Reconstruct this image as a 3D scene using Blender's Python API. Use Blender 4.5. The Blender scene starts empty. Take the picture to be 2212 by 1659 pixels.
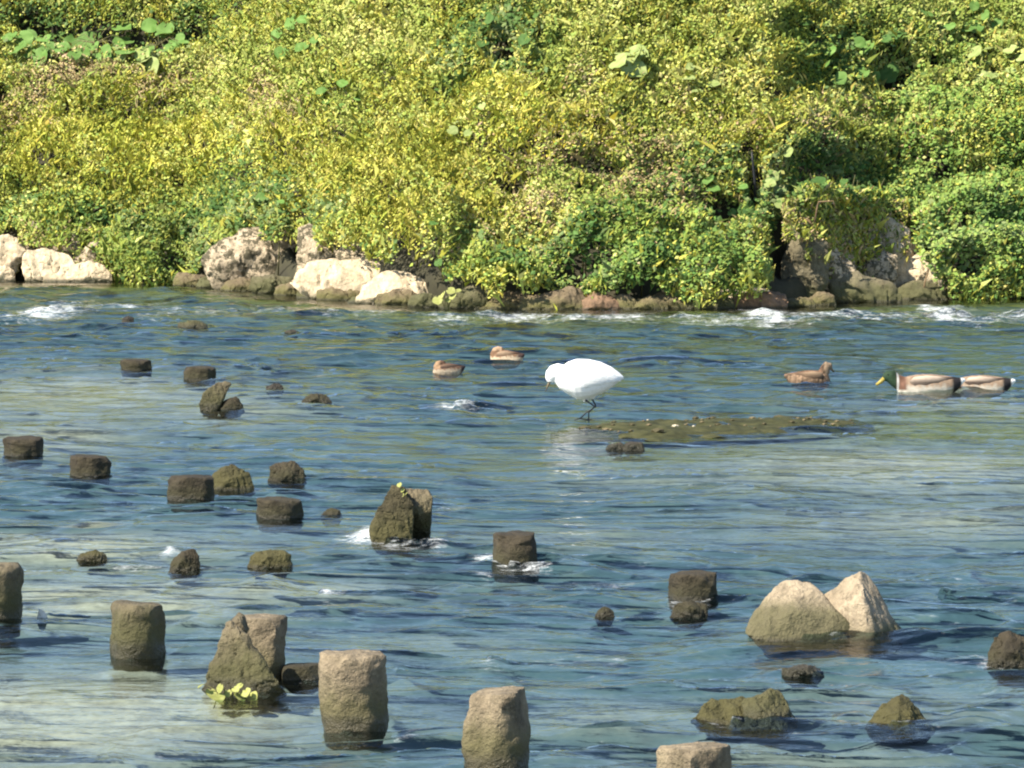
import bpy, bmesh, math, random
import numpy as np
from mathutils import Vector, Matrix

# ------------------------------------------------------------------ camera, sky, sun, exposure
FX = 9000.0            # focal length in pixels of a 2212 px wide photograph
CAMH = 2.4             # camera height over the water
HOR = 250.0            # pixel row of the horizon
PITCH = math.atan((829.5 - HOR) / FX)
SUN_AZ, SUN_EL = math.radians(57), math.radians(46)     # left of straight behind the camera, height
EXPOSURE = 1.22

scene = bpy.context.scene
col = scene.collection
cam_data = bpy.data.cameras.new('camera')
cam = bpy.data.objects.new('camera', cam_data)
col.objects.link(cam)
cam.location = (0, 0, CAMH)
cam.rotation_euler = (math.pi / 2 - PITCH, 0, 0)
cam_data.sensor_width = 36
cam_data.lens = 36 * FX / 2212
cam_data.clip_end = 2000
scene.camera = cam
scene.cycles.filter_width = 2.1
scene.render.resolution_x, scene.render.resolution_y = 1024, 768

to_sun = Vector((-math.sin(SUN_AZ) * math.cos(SUN_EL), -math.cos(SUN_AZ) * math.cos(SUN_EL), math.sin(SUN_EL)))
world = bpy.data.worlds.new('World')
scene.world = world
world.use_nodes = True
wn = world.node_tree
sky = wn.nodes.new('ShaderNodeTexSky')
sky.sky_type = 'NISHITA'
sky.sun_disc = False
sky.sun_elevation = SUN_EL
sky.sun_rotation = math.atan2(to_sun.x, to_sun.y)
sky.air_density = 1.0
sky.dust_density = 0.2
sky.ozone_density = 2.0
wn.links.new(sky.outputs['Color'], wn.nodes['Background'].inputs['Color'])
wn.nodes['Background'].inputs['Strength'].default_value = 0.092

sun_data = bpy.data.lights.new('sun', 'SUN')
sun_data.energy = 5.0
sun_data.angle = math.radians(0.5)
sun_data.color = (1.0, 0.925, 0.79)
sun = bpy.data.objects.new('sun', sun_data)
col.objects.link(sun)
sun.rotation_euler = (-to_sun).to_track_quat('-Z', 'Y').to_euler()

scene.view_settings.view_transform = 'Standard'
scene.view_settings.look = 'None'
scene.view_settings.exposure = EXPOSURE
scene.view_settings.gamma = 1.0
scene.view_settings.use_curve_mapping = False

# ------------------------------------------------------------------ helpers
rng = np.random.default_rng(11)
CP, SP = math.cos(PITCH), math.sin(PITCH)

def ray(px, py):
    dx, dv = (px - 1106.0), (py - 829.5)
    return (dx, FX * CP - dv * SP, -FX * SP - dv * CP)

def ground(px, py, z=0.0):
    d = ray(px, py); k = (z - CAMH) / d[2]
    return (d[0] * k, d[1] * k, z)

def at_y(px, py, Y):
    d = ray(px, py); k = Y / d[1]
    return (d[0] * k, Y, CAMH + d[2] * k)

def hash2(ix, iy, seed):
    h = (ix.astype(np.int64) * 374761393 + iy.astype(np.int64) * 668265263 + seed * 974711) & 0xFFFFFFFF
    h = ((h ^ (h >> 13)) * 1274126177) & 0xFFFFFFFF
    h = (h ^ (h >> 16)) & 0xFFFFFFFF
    return h.astype(np.float64) / 4294967295.0

def vn(x, y, seed=0):
    """smooth value noise, -1..1"""
    x = np.asarray(x, float); y = np.asarray(y, float)
    ix = np.floor(x); iy = np.floor(y)
    fx = x - ix; fy = y - iy
    ux = fx * fx * fx * (fx * (fx * 6 - 15) + 10); uy = fy * fy * fy * (fy * (fy * 6 - 15) + 10)
    a = hash2(ix, iy, seed); b = hash2(ix + 1, iy, seed); c = hash2(ix, iy + 1, seed); d = hash2(ix + 1, iy + 1, seed)
    return 2 * ((a * (1 - ux) + b * ux) * (1 - uy) + (c * (1 - ux) + d * ux) * uy) - 1

def fbm(x, y, seed=0, octs=3):
    s = 0; a = 1; t = 0
    for o in range(octs):
        s = s + a * vn(x * 2 ** o + o * 17.3, y * 2 ** o - o * 9.1, seed + o * 7); t += a; a *= .5
    return s / t

def vn3(p, f, seed=0):
    """cheap 3-d noise of an (n,3) array"""
    x, y, z = p[:, 0] * f, p[:, 1] * f, p[:, 2] * f
    return (vn(x + .31 * z, y - .27 * z, seed) + vn(y + .29 * x, z + .33 * x, seed + 3) + vn(z - .3 * y, x + .26 * y, seed + 5)) / 1.7

def mesh_arrays(name, verts, faces, colors=None, smooth=False, floats=None):
    """verts (n,3), faces (m,k) with equal k"""
    me = bpy.data.meshes.new(name)
    verts = np.ascontiguousarray(verts, dtype=np.float32); faces = np.ascontiguousarray(faces, dtype=np.int32)
    n, (m, k) = len(verts), faces.shape
    me.vertices.add(n); me.vertices.foreach_set('co', verts.ravel())
    me.loops.add(m * k); me.loops.foreach_set('vertex_index', faces.ravel())
    me.polygons.add(m); me.polygons.foreach_set('loop_start', np.arange(0, m * k, k, dtype=np.int32))
    try: me.polygons.foreach_set('loop_total', np.full(m, k, dtype=np.int32))
    except Exception: pass
    me.update(calc_edges=True)
    me.polygons.foreach_set('use_smooth', np.full(m, bool(smooth)))
    if colors is not None:
        a = me.color_attributes.new('tint', 'FLOAT_COLOR', 'POINT')
        c = np.ones((n, 4), dtype=np.float32); c[:, :3] = colors
        a.data.foreach_set('color', c.ravel())
    for fn, fv in (floats or {}).items():
        a = me.attributes.new(fn, 'FLOAT', 'POINT'); a.data.foreach_set('value', np.ascontiguousarray(fv, dtype=np.float32))
    me.validate()
    return me

def obj(name, me, mat=None, parent=None):
    o = bpy.data.objects.new(name, me); col.objects.link(o)
    if mat is not None and me is not None and not me.materials: me.materials.append(mat)
    if parent is not None: o.parent = parent
    return o

def tag(o, label=None, cat=None, group=None, kind=None):
    if label: o['label'] = label
    if cat: o['category'] = cat
    if group: o['group'] = group
    if kind: o['kind'] = kind
    return o

def thing(name, label, cat, loc, group=None, rz=0):
    o = bpy.data.objects.new(name, None); col.objects.link(o)
    o.location = loc; o.rotation_euler = (0, 0, rz); o.empty_display_size = .1
    return tag(o, label, cat, group)

# ------------------------------------------------------------------ materials
def new_mat(name):
    m = bpy.data.materials.new(name); m.use_nodes = True
    nt = m.node_tree
    for n in list(nt.nodes): nt.nodes.remove(n)
    return m, nt

def N(nt, t, **kw):
    n = nt.nodes.new(t)
    for k, v in kw.items(): setattr(n, k, v)
    return n

def ramp(nt, fac, stops):
    r = N(nt, 'ShaderNodeValToRGB'); e = r.color_ramp.elements
    while len(e) < len(stops): e.new(.5)
    for i, (p, c) in enumerate(stops):
        e[i].position = p; e[i].color = (*c, 1) if len(c) == 3 else c
    nt.links.new(fac, r.inputs['Fac']); return r

def noise(nt, vec, scale, detail=4, rough=.6):
    n = N(nt, 'ShaderNodeTexNoise'); n.inputs['Scale'].default_value = scale
    n.inputs['Detail'].default_value = detail; n.inputs['Roughness'].default_value = rough
    nt.links.new(vec, n.inputs['Vector']); return n

def mix(nt, fac, a, b):
    m = N(nt, 'ShaderNodeMix', data_type='RGBA')
    L = nt.links.new
    if hasattr(fac, 'links'): L(fac, m.inputs[0])
    else: m.inputs[0].default_value = fac
    for s, i in ((a, 6), (b, 7)):
        if hasattr(s, 'links'): L(s, m.inputs[i])
        else: m.inputs[i].default_value = (*s, 1)
    return m.outputs[2]

def math_n(nt, op, a, b=None, clamp=False):
    m = N(nt, 'ShaderNodeMath', operation=op, use_clamp=clamp)
    for s, i in ((a, 0), (b, 1)):
        if s is None: continue
        if hasattr(s, 'links'): nt.links.new(s, m.inputs[i])
        else: m.inputs[i].default_value = s
    return m.outputs[0]

def smooth_range(nt, v, a, b):
    m = N(nt, 'ShaderNodeMapRange', interpolation_type='SMOOTHSTEP')
    nt.links.new(v, m.inputs[0]); m.inputs[1].default_value = a; m.inputs[2].default_value = b
    return m.outputs[0]

def rock_mat(name, light, dark, algae=(.06, .065, .022), algae_h=.15, algae_n=.12, wet_h=.04, speck=0., bump=.9, scale=1.):
    """stone: two tones, algae growth up to algae_h over the water, a wet band at the water"""
    m, nt = new_mat(name); L = nt.links.new
    geo = N(nt, 'ShaderNodeNewGeometry'); pos = geo.outputs['Position']
    n1 = noise(nt, pos, 5 * scale, 6, .65); n2 = noise(nt, pos, 22 * scale, 5, .7); n3 = noise(nt, pos, 75 * scale, 3, .6)
    base = ramp(nt, n1.outputs['Fac'], [(.3, dark), (.5, tuple((a + b) / 2 for a, b in zip(light, dark))), (.66, light)]).outputs['Color']
    base = mix(nt, math_n(nt, 'MULTIPLY', smooth_range(nt, n2.outputs['Fac'], .5, .72), .6), base, tuple(c * .45 for c in dark))
    base = mix(nt, math_n(nt, 'MULTIPLY', smooth_range(nt, n3.outputs['Fac'], .55, .75), .35), base, tuple(min(1, c * 1.35) for c in light))
    mpz = N(nt, 'ShaderNodeMapping'); mpz.inputs['Scale'].default_value = (1, 1, .18); L(pos, mpz.inputs[0])
    n5 = noise(nt, mpz.outputs[0], 16 * scale, 4, .65)
    base = mix(nt, math_n(nt, 'MULTIPLY', smooth_range(nt, n5.outputs['Fac'], .5, .7), .55), base, tuple(c * .5 for c in dark))
    if speck:
        n4 = noise(nt, pos, 9 * scale, 3, .8)
        base = mix(nt, math_n(nt, 'MULTIPLY', smooth_range(nt, n4.outputs['Fac'], .46, .56), speck), base, (.045, .042, .022))
    sep = N(nt, 'ShaderNodeSeparateXYZ'); L(pos, sep.inputs[0]); z = sep.outputs['Z']
    zz = math_n(nt, 'ADD', z, math_n(nt, 'MULTIPLY', math_n(nt, 'SUBTRACT', n1.outputs['Fac'], .5), -algae_n * 4))
    am = math_n(nt, 'SUBTRACT', 1., smooth_range(nt, zz, algae_h - algae_n, algae_h + algae_n))
    al = mix(nt, n2.outputs['Fac'], tuple(c * .55 for c in algae), tuple(c * 1.5 for c in algae))
    base = mix(nt, math_n(nt, 'MULTIPLY', am, .88), base, al)
    zw = math_n(nt, 'ADD', z, math_n(nt, 'MULTIPLY', math_n(nt, 'SUBTRACT', n2.outputs['Fac'], .5), -.08))
    wm = math_n(nt, 'SUBTRACT', 1., smooth_range(nt, zw, wet_h * .3, wet_h))
    base = mix(nt, math_n(nt, 'MULTIPLY', wm, .6), base, (.022, .018, .012))
    p = N(nt, 'ShaderNodeBsdfPrincipled'); L(base, p.inputs['Base Color'])
    rr = N(nt, 'ShaderNodeMapRange'); L(wm, rr.inputs[0]); rr.inputs[3].default_value = .88; rr.inputs[4].default_value = .35
    L(rr.outputs[0], p.inputs['Roughness']); p.inputs['Specular IOR Level'].default_value = .3
    hsum = math_n(nt, 'ADD', math_n(nt, 'MULTIPLY', n2.outputs['Fac'], 1.), math_n(nt, 'MULTIPLY', n3.outputs['Fac'], .35))
    b = N(nt, 'ShaderNodeBump'); b.inputs['Strength'].default_value = bump; b.inputs['Distance'].default_value = .03
    L(hsum, b.inputs['Height']); L(b.outputs[0], p.inputs['Normal'])
    o = N(nt, 'ShaderNodeOutputMaterial'); L(p.outputs[0], o.inputs[0])
    return m

MR = {
    'pale': rock_mat('pale_shore_stone', (.66, .54, .37), (.44, .35, .23), algae_h=.03, algae_n=.05, wet_h=.05),
    'mottled': rock_mat('mottled_shore_stone', (.56, .45, .31), (.25, .20, .13), algae_h=.02, algae_n=.05, speck=.85),
    'ledge': rock_mat('brown_ledge_stone', (.22, .165, .10), (.10, .075, .042), algae=(.10, .095, .03), algae_h=.10, algae_n=.10),
    'reddish': rock_mat('reddish_ledge_stone', (.27, .165, .10), (.13, .085, .05), algae_h=.0, algae_n=.04),
    'grey': rock_mat('grey_green_stone', (.20, .17, .105), (.10, .085, .05), algae=(.075, .075, .03), algae_h=.22, algae_n=.12),
    'post': rock_mat('weathered_post_stone', (.21, .17, .105), (.055, .045, .028), algae=(.06, .058, .022), algae_h=.19, algae_n=.10, wet_h=.10),
    'postpale': rock_mat('pale_post_stone', (.31, .245, .16), (.085, .067, .042), algae=(.085, .076, .032), algae_h=.15, algae_n=.10, wet_h=.09),
    'postwet': rock_mat('brown_wet_stone', (.06, .047, .028), (.026, .021, .013), algae=(.038, .035, .016), algae_h=.08, algae_n=.06, wet_h=.05),
    'olive': rock_mat('olive_algae_stone', (.082, .068, .034), (.04, .034, .018), algae=(.062, .056, .02), algae_h=.16, algae_n=.08, wet_h=.04),
    'boulder': rock_mat('pale_boulder_stone', (.40, .32, .22), (.25, .20, .135), algae=(.08, .074, .034), algae_h=.17, algae_n=.06, wet_h=.035),
    'boulderpale': rock_mat('pale_facet_stone', (.38, .305, .21), (.24, .19, .125), algae=(.09, .085, .038), algae_h=.07, algae_n=.05, wet_h=.035),
    'dark': rock_mat('dark_wet_stone', (.06, .05, .038), (.03, .027, .022), algae=(.04, .04, .02), algae_h=.03, algae_n=.03),
    'white': rock_mat('white_stone', (.75, .72, .65), (.6, .57, .5), algae_h=-.1, algae_n=.01, wet_h=.005),
}

def leaf_mat(name, rough=.5, transl=.35):
    m, nt = new_mat(name); L = nt.links.new
    a = N(nt, 'ShaderNodeAttribute', attribute_name='tint')
    oi = N(nt, 'ShaderNodeObjectInfo')
    hs = N(nt, 'ShaderNodeHueSaturation'); L(a.outputs['Color'], hs.inputs['Color'])
    vr = N(nt, 'ShaderNodeMapRange'); L(oi.outputs['Random'], vr.inputs[0]); vr.inputs[3].default_value = .82; vr.inputs[4].default_value = 1.15
    L(vr.outputs[0], hs.inputs['Value'])
    p = N(nt, 'ShaderNodeBsdfPrincipled'); L(hs.outputs[0], p.inputs['Base Color'])
    p.inputs['Roughness'].default_value = rough; p.inputs['Specular IOR Level'].default_value = .15
    t = N(nt, 'ShaderNodeBsdfTranslucent')
    tc = mix(nt, .5, hs.outputs[0], (.30, .34, .05)); L(tc, t.inputs['Color'])
    s = N(nt, 'ShaderNodeMixShader'); s.inputs[0].default_value = transl
    L(p.outputs[0], s.inputs[1]); L(t.outputs[0], s.inputs[2])
    o = N(nt, 'ShaderNodeOutputMaterial'); L(s.outputs[0], o.inputs[0])
    return m
M_LEAF = leaf_mat('leaf_green', .7, .10)
M_BLADE = leaf_mat('plume_blade', .75, .12)

def plain_mat(name, c, rough=.6, c2=None, scale=30, spec=.3):
    m, nt = new_mat(name); L = nt.links.new
    geo = N(nt, 'ShaderNodeNewGeometry')
    n = noise(nt, geo.outputs['Position'], scale, 4, .6)
    p = N(nt, 'ShaderNodeBsdfPrincipled')
    L(mix(nt, smooth_range(nt, n.outputs['Fac'], .35, .65), c, c2 or tuple(x * .7 for x in c)), p.inputs['Base Color'])
    p.inputs['Roughness'].default_value = rough; p.inputs['Specular IOR Level'].default_value = spec
    o = N(nt, 'ShaderNodeOutputMaterial'); L(p.outputs[0], o.inputs[0])
    return m
M_STEM = plain_mat('plant_stem', (.16, .15, .06), .7)
M_TWIG = plain_mat('dry_twig', (.20, .13, .07), .8)

def feather_mat(name, rough=.75):
    m, nt = new_mat(name); L = nt.links.new
    a = N(nt, 'ShaderNodeAttribute', attribute_name='tint')
    tc = N(nt, 'ShaderNodeTexCoord')
    mp = N(nt, 'ShaderNodeMapping'); mp.inputs['Scale'].default_value = (30, 90, 90); L(tc.outputs['Object'], mp.inputs[0])
    n = noise(nt, mp.outputs[0], 1.0, 3, .6)
    p = N(nt, 'ShaderNodeBsdfPrincipled')
    v = math_n(nt, 'ADD', math_n(nt, 'MULTIPLY', n.outputs['Fac'], .5), .74)
    hs = N(nt, 'ShaderNodeHueSaturation'); L(a.outputs['Color'], hs.inputs['Color']); L(v, hs.inputs['Value'])
    L(hs.outputs[0], p.inputs['Base Color']); p.inputs['Roughness'].default_value = rough
    p.inputs['Specular IOR Level'].default_value = .2
    b = N(nt, 'ShaderNodeBump'); b.inputs['Strength'].default_value = .35; b.inputs['Distance'].default_value = .01
    L(n.outputs['Fac'], b.inputs['Height']); L(b.outputs[0], p.inputs['Normal'])
    o = N(nt, 'ShaderNodeOutputMaterial'); L(p.outputs[0], o.inputs[0])
    return m
M_FEATHER = feather_mat('feathers')
M_EGRET = feather_mat('white_plumage', .7)
M_LEGS = plain_mat('dark_leg_skin', (.02, .02, .022), .5)
M_BILL_Y = plain_mat('yellow_bill', (.36, .28, .06), .4)
M_BILL_G = plain_mat('grey_bill', (.16, .13, .08), .4)
M_EYE = plain_mat('dark_eye', (.01, .01, .01), .15)

# ------------------------------------------------------------------ shore line and bank frame
SHORE_PX = [(-900, 604), (0, 606), (400, 612), (700, 645), (930, 664), (1200, 668), (1700, 664), (1960, 648), (2212, 642), (3100, 634)]
SX = np.array([ground(*p)[0] for p in SHORE_PX]); SY = np.array([ground(*p)[1] for p in SHORE_PX])
SX[0] = -40; SX[-1] = 40
def shore(x): return np.interp(x, SX, SY)
SLOPE = math.radians(41); CA, SA = math.cos(SLOPE), math.sin(SLOPE); TMAX = 9.0

def bank_pt(x, t, h):
    x = np.asarray(x, float)
    return np.stack([x + 0 * t, shore(x) + .55 + t * CA - h * SA, t * SA + h * CA], -1)

def px_to_bank(px, py, off=.5):
    """where a line of sight meets the canopy of the bank: (x, t)"""
    d = ray(px, py); lo, hi = 45., 90.
    for _ in range(40):
        Y = (lo + hi) / 2; k = Y / d[1]; x = d[0] * k; z = CAMH + d[2] * k
        dy = Y - (float(shore(x)) + .55)
        h = -dy * SA + z * CA
        if h > off: lo = Y
        else: hi = Y
    t = dy * CA + z * SA
    return x, t

# ------------------------------------------------------------------ ground: bank, riverbed
def grid_faces(nr, nc):
    i = np.arange(nr - 1)[:, None] * nc + np.arange(nc - 1)[None, :]
    return np.stack([i, i + 1, i + nc + 1, i + nc], -1).reshape(-1, 4)

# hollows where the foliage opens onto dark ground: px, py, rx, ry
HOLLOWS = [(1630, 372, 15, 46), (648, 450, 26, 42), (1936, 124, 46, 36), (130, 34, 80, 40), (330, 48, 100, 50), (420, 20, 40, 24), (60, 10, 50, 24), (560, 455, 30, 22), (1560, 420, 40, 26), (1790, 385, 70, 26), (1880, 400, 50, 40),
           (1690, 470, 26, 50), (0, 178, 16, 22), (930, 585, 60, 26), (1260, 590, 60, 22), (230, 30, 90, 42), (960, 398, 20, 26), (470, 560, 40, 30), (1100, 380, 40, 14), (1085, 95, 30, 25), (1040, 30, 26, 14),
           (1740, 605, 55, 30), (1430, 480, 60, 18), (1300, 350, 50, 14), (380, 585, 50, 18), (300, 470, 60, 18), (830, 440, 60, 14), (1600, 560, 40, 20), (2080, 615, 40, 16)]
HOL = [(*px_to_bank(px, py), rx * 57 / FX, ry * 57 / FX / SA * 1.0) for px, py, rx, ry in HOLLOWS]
gx = np.concatenate([np.linspace(-40, -10.4, 30), np.linspace(-10, 10, 220), np.linspace(10.4, 40, 30)]); gt = np.concatenate([np.linspace(-2.2, TMAX, 120), np.array([9.6, 12, 30, 120, 400])])
GX, GT = np.meshgrid(gx, gt)
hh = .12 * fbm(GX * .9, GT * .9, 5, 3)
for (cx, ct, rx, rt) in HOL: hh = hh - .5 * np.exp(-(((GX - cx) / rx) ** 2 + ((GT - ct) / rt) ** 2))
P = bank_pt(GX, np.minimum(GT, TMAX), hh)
P[..., 1] += np.maximum(GT - TMAX, 0)
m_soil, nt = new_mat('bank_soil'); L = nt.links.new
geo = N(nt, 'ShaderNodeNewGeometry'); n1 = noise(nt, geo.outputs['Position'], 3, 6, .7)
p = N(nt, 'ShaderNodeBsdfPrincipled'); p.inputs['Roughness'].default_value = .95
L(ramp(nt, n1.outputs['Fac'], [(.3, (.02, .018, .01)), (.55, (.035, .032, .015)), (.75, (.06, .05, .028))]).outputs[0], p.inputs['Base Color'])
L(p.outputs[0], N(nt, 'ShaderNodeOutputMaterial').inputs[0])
bank = obj('river_bank', mesh_arrays('river_bank', P.reshape(-1, 3), grid_faces(*GX.shape), smooth=True), m_soil)
tag(bank, 'steep earth river bank under the plants', 'bank', kind='structure')

# obstacles for wakes: (px, py at waterline, width px, strength)
WAKES = [(20, 992, 88, .6), (190, 1038, 88, .8), (410, 1085, 98, .8), (500, 1060, 90, .6), (620, 1045, 80, 1.1), (600, 1125, 96, .7), (845, 1180, 95, 1.6), (1115, 1235, 110, 1.5),
         (1500, 1300, 110, 1.4), (1780, 1388, 340, 1.0), (1610, 1575, 225, 1.0), (1945, 1583, 150, .9), (2180, 1442, 120, 1.2), (398, 1238, 66, 1.3), (580, 1232, 100, .8),
         (290, 1425, 120, .4), (530, 1505, 180, .5), (760, 1585, 140, .5), (1070, 1670, 150, .5), (290, 805, 66, .5), (430, 825, 66, .6), (475, 890, 95, .7), (1740, 1460, 90, 1.2),
         (1305, 1335, 40, .8), (700, 860, 60, 1.0), (990, 885, 80, 1.3), (200, 1208, 66, 1.1), (870, 1450, 80, .8), (700, 1290, 60, 1.3), (1060, 1430, 60, 1.2), (1350, 968, 80, .6), (900, 885, 40, 1.), (2060, 1300, 120, 1.4)]
# sandy and weedy patches of the riverbed, as photo pixels: (px, py, rx, ry, sand, weed)
BED = [(150, 835, 340, 44, 1.0, 0), (60, 930, 220, 36, .8, 0), (120, 1150, 360, 34, 1.1, 0), (60, 1260, 360, 46, 1.0, 0), (600, 1240, 300, 22, .6, 0), (1250, 1130, 260, 24, .4, 0), (1300, 1500, 260, 40, .4, 0), (1350, 1010, 260, 22, .4, 0),
       (150, 1500, 520, 100, 1.2, 0), (420, 1280, 200, 22, .5, 0), (1950, 985, 460, 48, 1.1, 0), (2150, 870, 300, 30, .8, .1), (1980, 1100, 360, 34, .7, 0),
       (2090, 908, 260, 18, 0, 1.6), (1540, 915, 420, 26, 0, .9), (800, 800, 160, 14, 0, .5), (550, 870, 200, 30, .4, 0), (2000, 1480, 320, 40, .35, 0), (1700, 1600, 400, 40, .35, 0),
       (900, 1350, 240, 26, .3, 0)]
def blob_field(x, y, lst, idx, edge=1.0):
    s = np.zeros_like(x)
    for b in lst:
        cx, cy, _ = ground(b[0], b[1])
        rx = b[2] * cy / FX; ry = abs(ground(b[0], b[1] - b[3])[1] - ground(b[0], b[1] + b[3])[1]) / 2
        q = ((x - cx) / rx) ** 2 + ((y - cy) / ry) ** 2
        s = s + b[idx] * np.exp(-q * edge)
    return s
bx = np.concatenate([np.linspace(-60, -11, 20), np.linspace(-10.5, 10.5, 240), np.linspace(11, 60, 20)])
by = np.concatenate([np.linspace(-30, 11, 12), np.linspace(11.5, 62, 420)])
BX, BY = np.meshgrid(bx, by)
sand = np.clip(blob_field(BX, BY, BED, 4) * (1 + .5 * fbm(BX * .9, BY * .35, 31, 3)), 0, 1.2)
weed = np.clip(blob_field(BX, BY, BED, 5) * (1 + .4 * fbm(BX * 1.2, BY * .4, 37, 3)), 0, 1.2)
sh = np.clip(1 - (shore(BX) - BY) / 3.2, 0, 1)
weed = np.maximum(weed, np.clip(sh * 1.5, 0, 1.1))
depth = .105 - .03 * np.clip(sand, 0, 1) - .03 * np.clip(weed, 0, 1) + .02 * fbm(BX * 1.5, BY * 1.0, 41, 3)
depth = np.maximum(depth, .06)
for (px, py, w, s_) in WAKES:
    ox, oy, _ = ground(px, py); r_ = max(w * oy / FX / 2, .08); oy += r_
    depth = depth - np.maximum(depth - .045, 0) * np.exp(-(((BX - ox) / (1.2 * r_)) ** 2 + ((BY - oy) / (1.2 * r_)) ** 2) ** 2)
BZ = -depth
m_bed, nt = new_mat('riverbed_gravel'); L = nt.links.new
geo = N(nt, 'ShaderNodeNewGeometry'); mp = N(nt, 'ShaderNodeMapping'); mp.inputs['Scale'].default_value = (1, .45, 1); L(geo.outputs['Position'], mp.inputs[0])
n1 = noise(nt, mp.outputs[0], 2.5, 6, .7); n2 = noise(nt, mp.outputs[0], 11, 4, .7)
asand = N(nt, 'ShaderNodeAttribute', attribute_name='sand'); aweed = N(nt, 'ShaderNodeAttribute', attribute_name='weed')
deep = ramp(nt, n1.outputs['Fac'], [(.3, (.04, .07, .088)), (.5, (.08, .135, .15)), (.7, (.17, .20, .17))]).outputs[0]
sandc = ramp(nt, n2.outputs['Fac'], [(.3, (.34, .28, .19)), (.55, (.55, .46, .33)), (.75, (.70, .60, .46))]).outputs[0]
weedc = ramp(nt, n2.outputs['Fac'], [(.3, (.085, .085, .02)), (.55, (.20, .19, .045)), (.75, (.33, .28, .09))]).outputs[0]
c = mix(nt, math_n(nt, 'MULTIPLY', asand.outputs['Fac'], 1., True), deep, sandc)
c = mix(nt, math_n(nt, 'MULTIPLY', aweed.outputs['Fac'], 1., True), c, weedc)
p = N(nt, 'ShaderNodeBsdfPrincipled'); p.inputs['Roughness'].default_value = .9; L(c, p.inputs['Base Color'])
L(p.outputs[0], N(nt, 'ShaderNodeOutputMaterial').inputs[0])
bed = obj('riverbed', mesh_arrays('riverbed', np.stack([BX, BY, BZ], -1).reshape(-1, 3), grid_faces(*BX.shape), smooth=True,
          floats={'sand': sand.ravel(), 'weed': weed.ravel()}), m_bed)
tag(bed, 'sand, gravel and weed bed under the shallow river', 'riverbed', kind='structure')

# ------------------------------------------------------------------ river surface
FOAM = [(110, 676, 62, 13, 1.3, .13), (150, 655, 70, 9, .5, .05), (260, 664, 90, 8, .6, .05), (330, 690, 40, 6, .5, .04), (960, 694, 55, 9, .6, .07), (1120, 687, 80, 8, .95, .07), (1340, 686, 85, 9, .95, .09), (1475, 690, 45, 8, .8, .06),
        (1662, 688, 40, 14, 1.3, .13), (1760, 690, 80, 9, .8, .06), (1930, 692, 70, 8, .8, .06), (2045, 684, 45, 15, 1.25, .14), (2140, 690, 50, 8, .7, .05), (500, 680, 160, 5, .6, .05), (760, 684, 160, 5, .6, .05), (1560, 694, 120, 6, .7, .05), (1230, 690, 60, 6, .8, .06), (1860, 690, 60, 7, .85, .07), (2190, 684, 50, 7, .8, .06), (20, 690, 60, 6, .6, .05), (390, 676, 60, 6, .6, .05), (620, 668, 90, 6, .45, .03), (800, 672, 80, 6, .4, .03),
        (990, 882, 48, 9, .8, .04), (806, 1166, 50, 17, 1.05, .07), (858, 1186, 46, 9, 1.0, .03), (946, 1178, 24, 12, .9, .03), (1080, 1222, 44, 11, 1.2, .05), (1150, 1238, 30, 6, .5, .0), (975, 1098, 40, 7, .6, .01), (1480, 1303, 36, 9, 1.1, .03),
        (366, 1203, 16, 9, .9, .03), (716, 1288, 28, 9, .8, .03), (1310, 1258, 80, 4, .55, .01), (885, 1600, 22, 8, .7, .01), (1062, 1428, 26, 13, .5, .03), (2040, 1440, 70, 7, .4, .01), (1050, 1245, 22, 6, .7, .0),
        (2150, 1440, 40, 7, .7, .01), (700, 1085, 60, 4, .4, 0), (1700, 1385, 60, 5, .45, .0), (1560, 1570, 50, 4, .5, .0), (1930, 1578, 50, 3, .6, .0), (1230, 1420, 140, 4, .35, 0), (2050, 1265, 90, 6, .4, 0), (1380, 1210, 90, 4, .4, 0), (300, 1232, 60, 4, .5, 0), (1260, 940, 60, 4, .4, 0), (110, 1205, 60, 4, .4, 0)]
ys = [11.5]
while ys[-1] < 62:
    d = ys[-1]
    ys.append(d + min(.045, max(.016, .42 * d * d / (CAMH * FX * .463))))
yr = np.concatenate([np.array([-60, -20, 0, 5, 8, 10, 11]), np.array(ys)])
NCI = 470
cu = np.linspace(-1, 1, NCI)
half = np.interp(yr, [11, 62], [2.6, 10.5])
outer = np.array([3, 6, 12, 25, 50.])
XI = cu[None, :] * half[:, None]
WX = np.concatenate([-(half[:, None] + outer[::-1][None, :]), XI, half[:, None] + outer[None, :]], 1)
WY = np.repeat(yr[:, None], WX.shape[1], 1)

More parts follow.
